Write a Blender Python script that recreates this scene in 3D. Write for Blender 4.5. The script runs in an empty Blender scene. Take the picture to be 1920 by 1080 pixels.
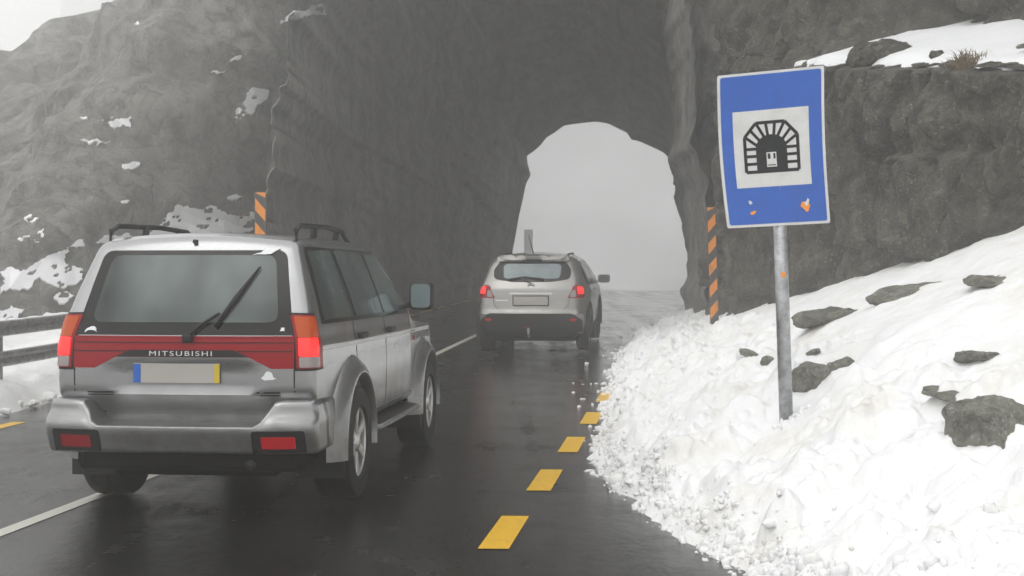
import bpy, bmesh, math, random
import numpy as np
from mathutils import Vector, Matrix
from mathutils.bvhtree import BVHTree
from mathutils.geometry import delaunay_2d_cdt

random.seed(7); RS = np.random.RandomState(11)
sc = bpy.context.scene
C = sc.collection
# ---------------------------------------------------------------- camera, sky, sun, exposure
FPX = 2500.0; EYE = 1.43; HOR = 515.0           # focal length in photo pixels, eye height, eye-level row
cam = bpy.data.cameras.new('camera'); camo = bpy.data.objects.new('camera', cam); C.objects.link(camo)
cam.sensor_width = 36.0; cam.lens = FPX / 1920 * 36.0; cam.shift_y = -(540 - HOR) / 1920.0
cam.clip_start = 0.05; cam.clip_end = 2000
camo.location = (0, 0, EYE); camo.rotation_euler = (math.radians(90), 0, 0)
sc.camera = camo
SUN_EL, SUN_AZ = math.radians(58), math.radians(215)
w = bpy.data.worlds.new("World"); sc.world = w; w.use_nodes = True
nt = w.node_tree; bg = nt.nodes['Background']
sky = nt.nodes.new('ShaderNodeTexSky'); sky.sky_type = 'NISHITA'; sky.sun_disc = False
sky.sun_elevation = SUN_EL; sky.sun_rotation = SUN_AZ; sky.dust_density = 2.0; sky.air_density = 1.0; sky.ozone_density = 1.0
hs = nt.nodes.new('ShaderNodeHueSaturation'); hs.inputs['Saturation'].default_value = 0.06
nt.links.new(sky.outputs[0], hs.inputs['Color'])
deck = nt.nodes.new('ShaderNodeMix'); deck.data_type = 'RGBA'; deck.inputs[0].default_value = 0.8       # white cloud deck over the blue sky
deck.inputs[7].default_value = (6.6, 6.6, 6.55, 1); nt.links.new(hs.outputs[0], deck.inputs[6]); nt.links.new(deck.outputs[2], bg.inputs['Color'])
bg.inputs['Strength'].default_value = 0.15
sl = bpy.data.lights.new('sun', 'SUN'); sl.energy = 0.5; sl.angle = math.radians(35); sl.color = (1, 0.98, 0.95)
so = bpy.data.objects.new('sun', sl); C.objects.link(so)
sd = Vector((math.sin(SUN_AZ) * math.cos(SUN_EL), math.cos(SUN_AZ) * math.cos(SUN_EL), math.sin(SUN_EL)))
so.rotation_euler = sd.to_track_quat('Z', 'Y').to_euler(); so.location = (-5, -10, 25)
sc.view_settings.view_transform = 'Standard'; sc.view_settings.look = 'None'
sc.view_settings.exposure = 0.57; sc.view_settings.gamma = 1.0; sc.view_settings.use_curve_mapping = False
sc.cycles.use_denoising = True
sc.cycles.volume_bounces = 3; sc.cycles.max_bounces = 8; sc.cycles.diffuse_bounces = 4
sc.cycles.sample_clamp_indirect = 4.0
HAZE = 0.014

# ---------------------------------------------------------------- noise (numpy)
_P = RS.permutation(256); _P = np.concatenate([_P, _P, _P])
_G = RS.normal(size=(256, 3)); _G /= np.linalg.norm(_G, axis=1)[:, None]
def perlin(p):
    p = np.asarray(p, float); i = np.floor(p).astype(int); f = p - i; i &= 255
    u = f * f * f * (f * (f * 6 - 15) + 10); out = np.zeros(len(p))
    for dx in (0, 1):
        for dy in (0, 1):
            for dz in (0, 1):
                h = _P[_P[_P[(i[:, 0] + dx) & 255] + ((i[:, 1] + dy) & 255)] + ((i[:, 2] + dz) & 255)]
                g = _G[h]; d = f - np.array([dx, dy, dz])
                wgt = (u[:, 0] if dx else 1 - u[:, 0]) * (u[:, 1] if dy else 1 - u[:, 1]) * (u[:, 2] if dz else 1 - u[:, 2])
                out += wgt * np.sum(g * d, axis=1)
    return out
def fbm(p, s=1.0, octv=4, rough=0.5, off=0.0):
    p = np.asarray(p, float) / s + off; a = 1.0; t = np.zeros(len(p)); n = 0
    for _ in range(octv):
        t += a * perlin(p); n += a; p = p * 2.03 + 17.3; a *= rough
    return t / n * 1.6
def billow(p, s=1.0, octv=3, rough=0.55, off=0.0):
    p = np.asarray(p, float) / s + off; a = 1.0; t = np.zeros(len(p)); n = 0
    for _ in range(octv):
        t += a * (1 - np.abs(perlin(p)) * 2); n += a; p = p * 2.1 + 9.7; a *= rough
    return t / n
def cells(p, s=1.0, off=0.0):
    """distance to the nearest jittered lattice point (rounded clods / blocky rock)"""
    p = np.asarray(p, float) / s + off; i = np.floor(p).astype(int); best = np.full(len(p), 9.0); val = np.zeros(len(p))
    for dx in (-1, 0, 1):
        for dy in (-1, 0, 1):
            for dz in (-1, 0, 1):
                c = i + np.array([dx, dy, dz])
                h = _P[_P[_P[c[:, 0] & 255] + (c[:, 1] & 255)] + (c[:, 2] & 255)]
                q = c + 0.5 + _G[h] * 0.45
                d = np.linalg.norm(p - q, axis=1); m = d < best
                best[m] = d[m]; val[m] = h[m] / 255.0
    return best, val
def sstep(a, b, x):
    t = np.clip((np.asarray(x, float) - a) / (b - a), 0, 1); return t * t * (3 - 2 * t)
def lerp(a, b, t): return a + (b - a) * t

# ---------------------------------------------------------------- object helpers
def link(name, me, mat=None, parent=None, smooth=True):
    o = bpy.data.objects.new(name, me); C.objects.link(o)
    if mat is not None:
        for m in (mat if isinstance(mat, (list, tuple)) else [mat]): me.materials.append(m)
    if smooth: me.polygons.foreach_set('use_smooth', [True] * len(me.polygons))
    if parent is not None: o.parent = parent
    return o
def from_py(name, V, F, mat=None, parent=None, smooth=True):
    me = bpy.data.meshes.new(name); me.from_pydata([tuple(map(float, v)) for v in V], [], [tuple(int(k) for k in f) for f in F]); me.update()
    return link(name, me, mat, parent, smooth)
def from_bm(name, bm, mat=None, parent=None, smooth=False, recalc=True):
    if recalc: bmesh.ops.recalc_face_normals(bm, faces=bm.faces)
    me = bpy.data.meshes.new(name); bm.to_mesh(me); bm.free()
    return link(name, me, mat, parent, smooth)
def tag(o, label=None, cat=None, group=None, kind=None):
    if label: o['label'] = label
    if cat: o['category'] = cat
    if group: o['group'] = group
    if kind: o['kind'] = kind
    return o
def empty(name, loc=(0, 0, 0), rz=0.0):
    o = bpy.data.objects.new(name, None); C.objects.link(o); o.location = loc; o.rotation_euler = (0, 0, rz)
    o.empty_display_size = 0.2; return o
def grid_faces(nu, nv, flip=False, wrap=False):
    F = []
    for j in range(nv - 1):
        for i in range(nu - (0 if wrap else 1)):
            a = j * nu + i; b = j * nu + (i + 1) % nu; c = (j + 1) * nu + (i + 1) % nu; d = (j + 1) * nu + i
            F.append((a, d, c, b) if flip else (a, b, c, d))
    return F
def box(bm, x0, x1, y0, y1, z0, z1, bev=0.0, seg=2, M=None):
    t = bmesh.new()
    r = bmesh.ops.create_cube(t, size=1)
    for v in t.verts: v.co = Vector((lerp(x0, x1, v.co.x + .5), lerp(y0, y1, v.co.y + .5), lerp(z0, z1, v.co.z + .5)))
    if bev > 0: bmesh.ops.bevel(t, geom=list(t.edges), offset=bev, segments=seg, profile=.5, affect='EDGES')
    if M is not None: t.transform(M)
    me = bpy.data.meshes.new('t'); t.to_mesh(me); t.free(); bm.from_mesh(me); bpy.data.meshes.remove(me)
def tube(bm, pts, r, n=10, cap=True, radii=None, squash=1.0):
    P = [Vector(p) for p in pts]; rings = []
    up0 = Vector((0, 0, 1))
    for i, p in enumerate(P):
        d = (P[min(i + 1, len(P) - 1)] - P[max(i - 1, 0)]).normalized()
        up = up0 if abs(d.z) < .95 else Vector((0, 1, 0))
        a = d.cross(up).normalized(); b = a.cross(d).normalized(); rr = radii[i] if radii else r
        rings.append([bm.verts.new(p + a * rr * math.cos(2 * math.pi * k / n) + b * rr * squash * math.sin(2 * math.pi * k / n)) for k in range(n)])
    for q, s in zip(rings, rings[1:]):
        for k in range(n): bm.faces.new((q[k], q[(k + 1) % n], s[(k + 1) % n], s[k]))
    if cap: bm.faces.new(rings[0][::-1]); bm.faces.new(rings[-1])
def lathe_x(bm, prof, n=40, cx=0, cy=0, cz=0):
    """revolve (x, r) profile round the x axis"""
    rings = [[bm.verts.new((cx + x, cy + r * math.cos(2 * math.pi * k / n), cz + r * math.sin(2 * math.pi * k / n))) for k in range(n)] for x, r in prof]
    for q, s in zip(rings, rings[1:]):
        for k in range(n): bm.faces.new((q[k], q[(k + 1) % n], s[(k + 1) % n], s[k]))
    return rings
def rounded(poly, r, n=5):
    out = []; N = len(poly)
    for i, p in enumerate(poly):
        rr = r[i] if isinstance(r, (list, tuple)) else r
        p = Vector(p); a = Vector(poly[i - 1]); b = Vector(poly[(i + 1) % N])
        if rr <= 0: out.append(p); continue
        da = (a - p); db = (b - p); q = min(rr, da.length * .45, db.length * .45)
        s = p + da.normalized() * q; e = p + db.normalized() * q
        for k in range(n + 1):
            t = k / n; out.append(s * (1 - t) ** 2 + p * 2 * t * (1 - t) + e * t * t)
    return [tuple(v) for v in out]
def jag(poly, amp, levels=3, seed=1):
    rnd = random.Random(seed); P = [Vector(p) for p in poly]
    for l in range(levels):
        Q = []
        for i, p in enumerate(P):
            q = P[(i + 1) % len(P)]; d = q - p; m = (p + q) / 2 + Vector((-d.y, d.x)) * rnd.uniform(-amp, amp)
            Q += [p, m]
        P = Q
    return [tuple(p) for p in P]
def inside(poly, x, y):
    c = False; n = len(poly); j = n - 1
    for i in range(n):
        xi, yi = poly[i][:2]; xj, yj = poly[j][:2]
        if (yi > y) != (yj > y) and x < (xj - xi) * (y - yi) / (yj - yi) + xi: c = not c
        j = i
    return c
def patch_mesh(poly, step, fn, thick, bm=None, edge_step=None):
    """fill a 2-D outline with a fine mesh and put every vertex on a surface: fn(a,b,h) -> 3-D point at height h over it"""
    es = edge_step or step; pts = []
    for i, p in enumerate(poly):
        q = poly[(i + 1) % len(poly)]; d = math.hypot(q[0] - p[0], q[1] - p[1]); n = max(1, int(d / es))
        for k in range(n): pts.append((lerp(p[0], q[0], k / n), lerp(p[1], q[1], k / n)))
    ne = len(pts); edges = [(i, (i + 1) % ne) for i in range(ne)]
    xs = [p[0] for p in pts]; ys = [p[1] for p in pts]
    x = min(xs) + step * .5
    while x < max(xs):
        y = min(ys) + step * .5
        while y < max(ys):
            if inside(pts, x, y) and min((px - x) ** 2 + (py - y) ** 2 for px, py in pts) > (step * .4) ** 2: pts.append((x, y))
            y += step
        x += step
    V, E, F, *_ = delaunay_2d_cdt([Vector(p) for p in pts], edges, [], 1, 1e-7)
    own = bm is None
    if own: bm = bmesh.new()
    top = []
    for v in V:
        r = fn(v.x, v.y, 0.0)
        top.append(bm.verts.new(r) if r is not None else None)
    fs = []
    for f in F:
        if all(top[k] is not None for k in f):
            try: fs.append(bm.faces.new([top[k] for k in f]))
            except ValueError: pass
    if thick:
        low = {}
        for k, v in enumerate(V):
            if top[k] is not None: low[top[k]] = (v.x, v.y)
        lv = {}
        for f in fs:
            for lp in f.loops:
                if len(lp.edge.link_faces) == 1:
                    for vv in lp.edge.verts:
                        if vv not in lv:
                            r = fn(low[vv][0], low[vv][1], -thick); lv[vv] = bm.verts.new(r)
        for f in list(fs):
            for lp in list(f.loops):
                a, b = lp.vert, lp.link_loop_next.vert
                if len([g for g in lp.edge.link_faces if g in fs]) == 1 and a in lv and b in lv:
                    try: bm.faces.new((b, a, lv[a], lv[b]))
                    except ValueError: pass
    return bm
def copy_tree(o, parent=None):
    c = o.copy(); C.objects.link(c)
    if parent is not None: c.parent = parent
    for ch in list(o.children): copy_tree(ch, c)
    return c

# ---------------------------------------------------------------- materials
def new_mat(name, col=(.5, .5, .5), rough=.5, metal=0.0, spec=.5, coat=0.0, emis=None, es=0.0):
    m = bpy.data.materials.new(name); m.use_nodes = True; b = m.node_tree.nodes['Principled BSDF']
    b.inputs['Base Color'].default_value = (*col, 1); b.inputs['Roughness'].default_value = rough
    b.inputs['Metallic'].default_value = metal; b.inputs['Specular IOR Level'].default_value = spec
    b.inputs['Coat Weight'].default_value = coat; b.inputs['Coat Roughness'].default_value = .06
    if emis: b.inputs['Emission Color'].default_value = (*emis, 1); b.inputs['Emission Strength'].default_value = es
    return m
def N(m, kind, **kw):
    n = m.node_tree.nodes.new(kind)
    for k, v in kw.items():
        if k in n.inputs: n.inputs[k].default_value = v
        else: setattr(n, k, v)
    return n
def L(m, a, b): m.node_tree.links.new(a, b)
def B(m): return m.node_tree.nodes['Principled BSDF']
def noise(m, scale, detail=6, rough=.6, coord='Object', vec=None, dist=0.0):
    n = N(m, 'ShaderNodeTexNoise', Scale=scale, Detail=detail, Roughness=rough, Distortion=dist)
    if vec is None:
        t = N(m, 'ShaderNodeTexCoord'); vec = t.outputs[coord]
    L(m, vec, n.inputs['Vector']); return n.outputs['Fac']
def ramp(m, fac, stops):
    r = N(m, 'ShaderNodeValToRGB'); cr = r.color_ramp
    while len(cr.elements) < len(stops): cr.elements.new(.5)
    for e, (p, c) in zip(cr.elements, stops):
        e.position = p; e.color = (*c, 1) if len(c) == 3 else c
    L(m, fac, r.inputs[0]); return r.outputs[0]
def mix(m, fac, a, b, mode='MIX'):
    n = N(m, 'ShaderNodeMix', data_type='RGBA', blend_type=mode)
    for s, v in ((0, fac), (6, a), (7, b)):
        if hasattr(v, 'default_value'): L(m, v, n.inputs[s])
        else: n.inputs[s].default_value = v if not isinstance(v, tuple) else (*v, 1)[:4]
    return n.outputs[2]
def bump(m, h, strength=.5, dist=.02, nrm=None):
    n = N(m, 'ShaderNodeBump', Strength=strength, Distance=dist); L(m, h, n.inputs['Height'])
    if nrm is not None: L(m, nrm, n.inputs['Normal'])
    L(m, n.outputs[0], B(m).inputs['Normal']); return n.outputs[0]

def rock_mat(name, dark, mid, light, speck=.5, scale=1.0):
    m = new_mat(name, rough=.75, spec=.35)
    n1 = noise(m, .5 * scale, 8, .62); n2 = noise(m, 5 * scale, 8, .7); n3 = noise(m, 20 * scale, 6, .75)
    c = ramp(m, n1, [(.3, dark), (.52, mid), (.75, tuple(lerp(a, b, .5) for a, b in zip(mid, light)))])
    c = mix(m, ramp(m, n2, [(.42, (0, 0, 0)), (.62, (1, 1, 1))]), c, mid, 'MIX')
    c2 = mix(m, ramp(m, n3, [(.55, (0, 0, 0)), (.63, (speck,) * 3)]), c, light)
    c3 = mix(m, ramp(m, noise(m, 8 * scale, 5, .75), [(.28, (.8, .8, .8)), (.42, (0, 0, 0))]), c2, dark)
    # vertical wet streaks running down the face
    t = N(m, 'ShaderNodeTexCoord'); mp = N(m, 'ShaderNodeMapping'); mp.inputs['Scale'].default_value = (1, 1, .12)
    L(m, t.outputs['Object'], mp.inputs['Vector'])
    st = noise(m, 1.6, 5, .6, vec=mp.outputs[0])
    c3 = mix(m, ramp(m, noise(m, 2.6 * scale, 7, .72, dist=.6), [(.44, (0, 0, 0)), (.60, (.75, .75, .75))]), c3, tuple(x * .45 for x in dark))
    c3 = mix(m, ramp(m, noise(m, 4.2 * scale, 8, .8, dist=.4), [(.54, (0, 0, 0)), (.62, (.55 * speck, .55 * speck, .55 * speck))]), c3, (light[0] * .62, light[1] * .58, light[2] * .45))
    c4 = mix(m, ramp(m, st, [(.52, (0, 0, 0)), (.7, (.6, .6, .6))]), c3, dark)
    L(m, c4, B(m).inputs['Base Color'])
    b1 = bump(m, n2, .8, .045 / scale); b2 = bump(m, n3, .8, .010 / scale, b1)
    vw = N(m, 'ShaderNodeTexVoronoi', Scale=2.6 * scale); vw.feature = 'DISTANCE_TO_EDGE'; dw = N(m, 'ShaderNodeVectorMath', operation='ADD')
    nn = N(m, 'ShaderNodeTexNoise', Scale=3 * scale, Detail=4.0); L(m, t.outputs['Object'], nn.inputs['Vector'])
    mm2 = N(m, 'ShaderNodeVectorMath', operation='SCALE'); mm2.inputs[3].default_value = .35 / scale; L(m, nn.outputs['Color'], mm2.inputs[0])
    L(m, t.outputs['Object'], dw.inputs[0]); L(m, mm2.outputs[0], dw.inputs[1]); L(m, dw.outputs[0], vw.inputs['Vector'])
    bump(m, ramp(m, vw.outputs['Distance'], [(.0, (0, 0, 0)), (.06, (1, 1, 1))]), .5, .03 / scale, b2)
    L(m, ramp(m, st, [(.35, (.45,) * 3), (.65, (.85,) * 3)]), B(m).inputs['Roughness'])
    return m
M_rock = rock_mat('rock_far', (.09, .086, .078), (.19, .183, .168), (.38, .37, .34), .5, 1.0)
M_cliff = rock_mat('rock_near', (.024, .021, .016), (.062, .056, .043), (.30, .285, .22), .95, 1.6)
M_boulder = rock_mat('granite', (.10, .10, .082), (.19, .188, .155), (.42, .41, .36), .9, 3.0)

def snow_mat(name, dirty=False):
    m = new_mat(name, (.80, .81, .82), .6, spec=.25)
    a = noise(m, 9, 6, .6); b = noise(m, 60, 4, .6)
    nb = bump(m, a, .35 if dirty else .12, .05); bump(m, b, .35 if dirty else .15, .008, nb)
    if dirty:
        d = noise(m, 1.7, 5, .65); c = ramp(m, d, [(.50, (.81, .815, .82)), (.64, (.74, .73, .70)), (.8, (.60, .57, .50))])
        L(m, c, B(m).inputs['Base Color'])
    B(m).inputs['Subsurface Weight'].default_value = .15; B(m).inputs['Subsurface Radius'].default_value = (.06, .06, .07)
    B(m).inputs['Subsurface Scale'].default_value = .4
    return m
M_snow = snow_mat('snow_clean'); M_plow = snow_mat('snow_ploughed', True)

def asphalt():
    m = new_mat('wet_asphalt', (.03, .03, .03), .25, spec=.5)
    f = noise(m, 75, 4, .7); g = noise(m, 1.4, 6, .65); s = noise(m, 22, 5, .7)
    c = ramp(m, f, [(.35, (.004, .004, .004)), (.6, (.014, .014, .013)), (.75, (.04, .039, .036))])
    c = mix(m, ramp(m, g, [(.4, (0, 0, 0)), (.7, (.4, .4, .4))]), c, (.03, .029, .027))
    L(m, c, B(m).inputs['Base Color'])
    t = N(m, 'ShaderNodeTexCoord'); m2 = N(m, 'ShaderNodeMapping'); m2.inputs['Scale'].default_value = (2.2, .12, 1); m2.inputs['Rotation'].default_value = (0, 0, .125)
    L(m, t.outputs['Object'], m2.inputs['Vector']); tr = noise(m, 1.0, 4, .6, vec=m2.outputs[0])
    L(m, ramp(m, mix(m, .5, tr, g), [(.38, (.04,) * 3), (.5, (.14,) * 3), (.62, (.36,) * 3)]), B(m).inputs['Roughness']); mp = N(m, 'ShaderNodeMapping'); mp.inputs['Scale'].default_value = (1, .45, 1)
    L(m, t.outputs['Object'], mp.inputs['Vector'])
    b = bump(m, noise(m, 14, 6, .75, vec=mp.outputs[0]), .2, .02); bump(m, f, .35, .003, b)
    return m
M_road = asphalt()
def paint_line(name, col):
    m = new_mat(name, col, .35)
    n = noise(m, 25, 6, .75); c = ramp(m, n, [(.30, tuple(x * .25 for x in col)), (.46, col), (.6, tuple(x * .82 for x in col)), (.75, col)])
    L(m, c, B(m).inputs['Base Color']); bump(m, n, .3, .004); return m
M_white = paint_line('white_road_paint', (.55, .54, .48)); M_yel = paint_line('yellow_road_paint', (.85, .50, .02))

def car_paint(name, col, metal=.75, rough=.3):
    m = new_mat(name, col, rough, metal, coat=.6)
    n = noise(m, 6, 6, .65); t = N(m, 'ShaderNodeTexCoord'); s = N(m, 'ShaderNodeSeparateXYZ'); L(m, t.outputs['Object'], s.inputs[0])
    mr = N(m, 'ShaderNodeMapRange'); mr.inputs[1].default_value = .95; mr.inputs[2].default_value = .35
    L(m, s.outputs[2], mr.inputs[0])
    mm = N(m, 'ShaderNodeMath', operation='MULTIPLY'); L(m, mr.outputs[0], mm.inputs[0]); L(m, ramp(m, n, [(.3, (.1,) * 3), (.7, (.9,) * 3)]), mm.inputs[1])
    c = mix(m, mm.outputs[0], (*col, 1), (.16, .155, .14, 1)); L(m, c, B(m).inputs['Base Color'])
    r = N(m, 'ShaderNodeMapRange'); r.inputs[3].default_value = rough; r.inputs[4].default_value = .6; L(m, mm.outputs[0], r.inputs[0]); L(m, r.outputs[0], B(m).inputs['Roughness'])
    return m
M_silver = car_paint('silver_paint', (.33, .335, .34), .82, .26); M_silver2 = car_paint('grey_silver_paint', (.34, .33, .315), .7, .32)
M_black = new_mat('black_plastic', (.012, .012, .012), .55, spec=.3); M_gloss = new_mat('black_gloss', (.006, .006, .006), .15, spec=.3)
M_dark = new_mat('dark_underbody', (.008, .008, .008), .9, spec=.1)
M_tyre = new_mat('tyre_rubber', (.015, .015, .015), .7, spec=.3); bump(M_tyre, noise(M_tyre, 60, 3), .3, .004)
M_alloy = new_mat('alloy', (.62, .62, .61), .35, .9)
M_steel = new_mat('galvanised', (.42, .43, .44), .45, .8); 
_n = noise(M_steel, 14, 6, .7); L(M_steel, ramp(M_steel, _n, [(.3, (.20, .205, .21)), (.55, (.42, .43, .44)), (.75, (.55, .56, .57))]), B(M_steel).inputs['Base Color'])
def glass_mat(name, a, b, sc_=1.5, rough=.07):
    m = new_mat(name, a, rough, spec=.45)
    t = N(m, 'ShaderNodeTexCoord'); mp = N(m, 'ShaderNodeMapping'); mp.inputs['Scale'].default_value = (1, 1, .45); L(m, t.outputs['Object'], mp.inputs['Vector'])
    n = noise(m, sc_, 3, .55, vec=mp.outputs[0]); L(m, ramp(m, n, [(.35, a), (.65, b)]), B(m).inputs['Base Color'])  # colour mottle stands in for the light gradient and unbuilt interior behind panes
    L(m, ramp(m, noise(m, 9, 5, .7), [(.4, (rough,) * 3), (.7, (rough + .22,) * 3)]), B(m).inputs['Roughness'])
    return m
M_glass = glass_mat('tinted_glass', (.006, .010, .010), (.13, .165, .158), 1.3)
M_sglass = glass_mat('side_glass', (.035, .048, .047), (.12, .15, .145), 1.6)
M_glass2 = glass_mat('pale_glass', (.15, .19, .20), (.24, .29, .30), 2.5, .15)  # pale blue-grey mottled colour of the far car's rear pane
M_red = new_mat('red_lens', (.28, .003, .008), .35, spec=.25); M_redlit = new_mat('brake_lamp', (.7, .02, .015), .2, emis=(1, .012, .012), es=1.1)
M_redlit2 = new_mat('red_lens_glow', (.35, .003, .010), .3, spec=.3, emis=(1, .01, .02), es=.07)  # weak glow for the right fog lens and the far car's reflectors
M_amber = new_mat('amber_lens', (.42, .06, .004), .25, spec=.35, emis=(1, .12, .01), es=.03); M_clear = new_mat('clear_lens', (.30, .25, .25), .2, coat=.5)
M_plate = new_mat('plate_face', (.42, .40, .37), .5); M_blue = new_mat('plate_blue', (.015, .12, .5), .4); M_yellow = new_mat('plate_yellow', (.62, .45, .02), .4)
M_chrome = new_mat('badge_metal', (.6, .6, .6), .3, .8)
M_mirror = new_mat('mirror_glass', (.22, .28, .285), .15, .9)
M_sblue = new_mat('sign_blue', (.012, .075, .40), .42); _n = noise(M_sblue, 5, 7, .75)
L(M_sblue, ramp(M_sblue, _n, [(.3, (.002, .070, .36)), (.6, (.002, .088, .43)), (.8, (.008, .105, .46))]), B(M_sblue).inputs['Base Color'])
M_swhite = new_mat('sign_white', (.62, .62, .61), .45); _n = noise(M_swhite, 6, 7, .75)
L(M_swhite, ramp(M_swhite, _n, [(.3, (.52, .52, .50)), (.6, (.63, .63, .62))]), B(M_swhite).inputs['Base Color'])
M_sblack = new_mat('sign_black', (.006, .007, .007), .6, spec=.2); M_orange = new_mat('orange_reflective', (.72, .27, .03), .5)
_n = noise(M_orange, 9, 6, .7); L(M_orange, ramp(M_orange, _n, [(.3, (.50, .17, .015)), (.5, (.82, .27, .01))]), B(M_orange).inputs['Base Color'])
M_mpan = new_mat('marker_dark', (.05, .05, .048), .6)
M_grass = new_mat('dry_grass', (.16, .115, .06), .8)

# ---------------------------------------------------------------- road frame
def road_z(Y):
    Y = np.asarray(Y, float); Y0 = Y; Y = np.minimum(Y, 36.0); q_ = np.clip(Y0 - 36, 0, 500)
    return np.where(q_ < 24, .0265 * q_ - .0009 * q_ ** 2, .1176 - .0167 * (q_ - 24)) + np.where(Y < 9, 0.0, np.where(Y < 17, .0265 * (Y - 9) ** 2 / 16, .106 + .0265 * (Y - 17)))
def road_cx(Y):                                    # the white centre line
    Y = np.asarray(Y, float)
    return -2.83 + .125 * (Y - 7.37) + .0005 * np.clip(Y - 22, 0, 200) ** 2 * 1.2
def rz(Y): return float(road_z(Y))
def pix(u, v, Y): return Vector(((u - 960) / FPX * Y, Y, EYE - (v - HOR) / FPX * Y))

# road sheet
nu, ys = 28, np.concatenate([np.linspace(-12, 4, 10), np.linspace(4.3, 50, 120), np.linspace(51, 125, 50)])
V = []
for y in ys:
    for i in range(nu):
        o = lerp(-3.2, 6.5, i / (nu - 1)); V.append((float(road_cx(y)) + o, y, rz(y) - .02 * abs(o) * .4))
tag(from_py('road', V, grid_faces(nu, len(ys)), M_road), 'wet dark asphalt road running into the tunnel', None, kind='structure')
def strip(name, off, y0, y1, wd, mat, lift=.0035, n=None):
    n = n or max(2, int((y1 - y0) / .5)); V = []
    for k in range(n + 1):
        y = lerp(y0, y1, k / n)
        for s in (-.5, .5):
            o = off + s * wd; V.append((float(road_cx(y)) + o, y, rz(y) - .008 * abs(o) + lift))
    return V, grid_faces(2, n + 1)
V, F = strip('', 0, -5, 60, .105, M_white)
tag(from_py('centre_line', V, F, M_white), 'thin white centre line painted along the wet road', None, kind='structure')
V = []; F = []
def add_vf(V, F, v, f):
    b = len(V); V += list(v); F += [tuple(k + b for k in q) for q in f]
k = 0
for k in range(-6, 6):
    yc = 7.53 + 1.9 * k
    v, f = strip('', 2.77 + .02 * (yc - 7.5), yc - .48, yc + .48, .165, None, n=4); add_vf(V, F, v, f)
for k in range(-4, 30):
    yc = 12.4 + 1.9 * k
    v, f = strip('', -2.62, yc - .48, yc + .48, .15, None, n=4); add_vf(V, F, v, f)
tag(from_py('yellow_edge_dashes', V, F, M_yel), 'short yellow edge dashes painted on the wet road', None, kind='structure')

# ground under everything
V = []; xs = np.linspace(-78, 78, 40); gy = np.linspace(-28, 128, 40)
for y in gy:
    for x in xs: V.append((x, y, rz(y) - .35 - (2.0 if False else 0)))
tag(from_py('ground', V, grid_faces(40, 40), M_snow), 'snow covered ground', None, kind='structure')

# ---------------------------------------------------------------- mountain with the tunnel
YN, YF = 25.0, 45.0
def near_arch(n):
    P = []
    for i in range(n):
        a = math.pi * i / (n - 1); c, s = math.cos(a), math.sin(a)      # from right foot over the crown to left foot
        x = -.42 + 3.72 * math.copysign(abs(c) ** .62, c); z = .1 + 13.5 * abs(s) ** .85  # crown raised out of view, shaped to let sky light onto the mouth walls
        P.append((x, z))
    return np.array(P)
far_px = [(1316, 575), (1312, 540), (1310, 500), (1302, 455), (1300, 425), (1296, 395), (1284, 365), (1280, 340), (1268, 322), (1258, 300), (1244, 286), (1228, 278), (1206, 268), (1196, 264),
          (1184, 262), (1176, 248), (1160, 240), (1142, 230), (1118, 226), (1084, 230), (1058, 234), (1040, 248), (1024, 258), (1014, 272), (1000, 284), (988, 292), (989, 306), (995, 328), (986, 345),
          (980, 375), (973, 405), (967, 440), (961, 470), (957, 510), (953, 575)]
def far_arch(n):
    P = np.array([((u - 960) / FPX * YF, EYE - (v - HOR) / FPX * YF) for u, v in far_px])
    d = np.r_[0, np.cumsum(np.linalg.norm(np.diff(P, axis=0), axis=1))]; t = np.linspace(0, d[-1], n)
    return np.c_[np.interp(t, d, P[:, 0]), np.interp(t, d, P[:, 1])]
NA = 300
A0, A1 = near_arch(1200), far_arch(NA)
d = np.r_[0, np.cumsum(np.linalg.norm(np.diff(A0, axis=0), axis=1))]; t = np.linspace(0, d[-1], NA)
A0 = np.c_[np.interp(t, d, A0[:, 0]), np.interp(t, d, A0[:, 1])]
A0n = np.c_[A0, np.zeros(NA)]
A0 = A0 + (A0 - np.array([-.42, 2.5])) / 4 * (fbm(A0n, 1.6, 4) * .55 + fbm(A0n, .4, 3, off=5) * .18)[:, None]
rows = []
def shape_noise(P, amp):
    c, v = cells(P, 2.3, 3.1); c2, v2 = cells(P, .8, 1.7)
    return amp * (fbm(P, 4.5, 3) * 1.5 + (v - .5) * .6 + (c - .5) * .7 + (c2 - .5) * .28 + (v2 - .5) * .25 + fbm(P, .5, 5, .6, off=3) * .40)
def zmax(X): return np.interp(X, [-40, -22, -15.8, -14.6, -13.2, -11, -6, 0, 40], [1.5, 3.2, 7.4, 9.9, 13.5, 20, 25, 28, 29])
LDEP = lambda X: 3.0 + 4.5 * (1 - sstep(-3.2, 1.5, X))
def face_y(X, Z):
    lf = sstep(4.3, 12, -X)
    return 22 - 4.5 * sstep(4.8, 9, -X) + (.30 + 2.3 * lf) * np.clip(Z, 0, 99) + .02 * np.clip(Z - 6, 0, 40) ** 2 * (1 - lf)
# tunnel tube, from the far mouth to the near mouth
NT = 190
for j in range(NT):
    s = j / (NT - 1); y = lerp(YF, YN, s)
    R = A1 * (1 - s) + A0 * s; cen = np.array([lerp(3.15, -.42, s), lerp(3.2, 2.8, s)])
    yv_ = lerp(YF, face_y(A0[:, 0], A0[:, 1]) + LDEP(A0[:, 0]), s); P = np.c_[R[:, 0], yv_, R[:, 1]]
    env = math.sin(math.pi * min(1, s)) ** .5 * min(1, s * 4)
    n = R - cen; n /= np.linalg.norm(n, axis=1)[:, None]
    dn = np.maximum(shape_noise(P * np.array([1, .22, 1]), .42) * env, -.15 * env)
    R2 = R + n * dn[:, None]
    rows.append(np.c_[R2[:, 0], P[:, 1], R2[:, 1]])
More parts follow.
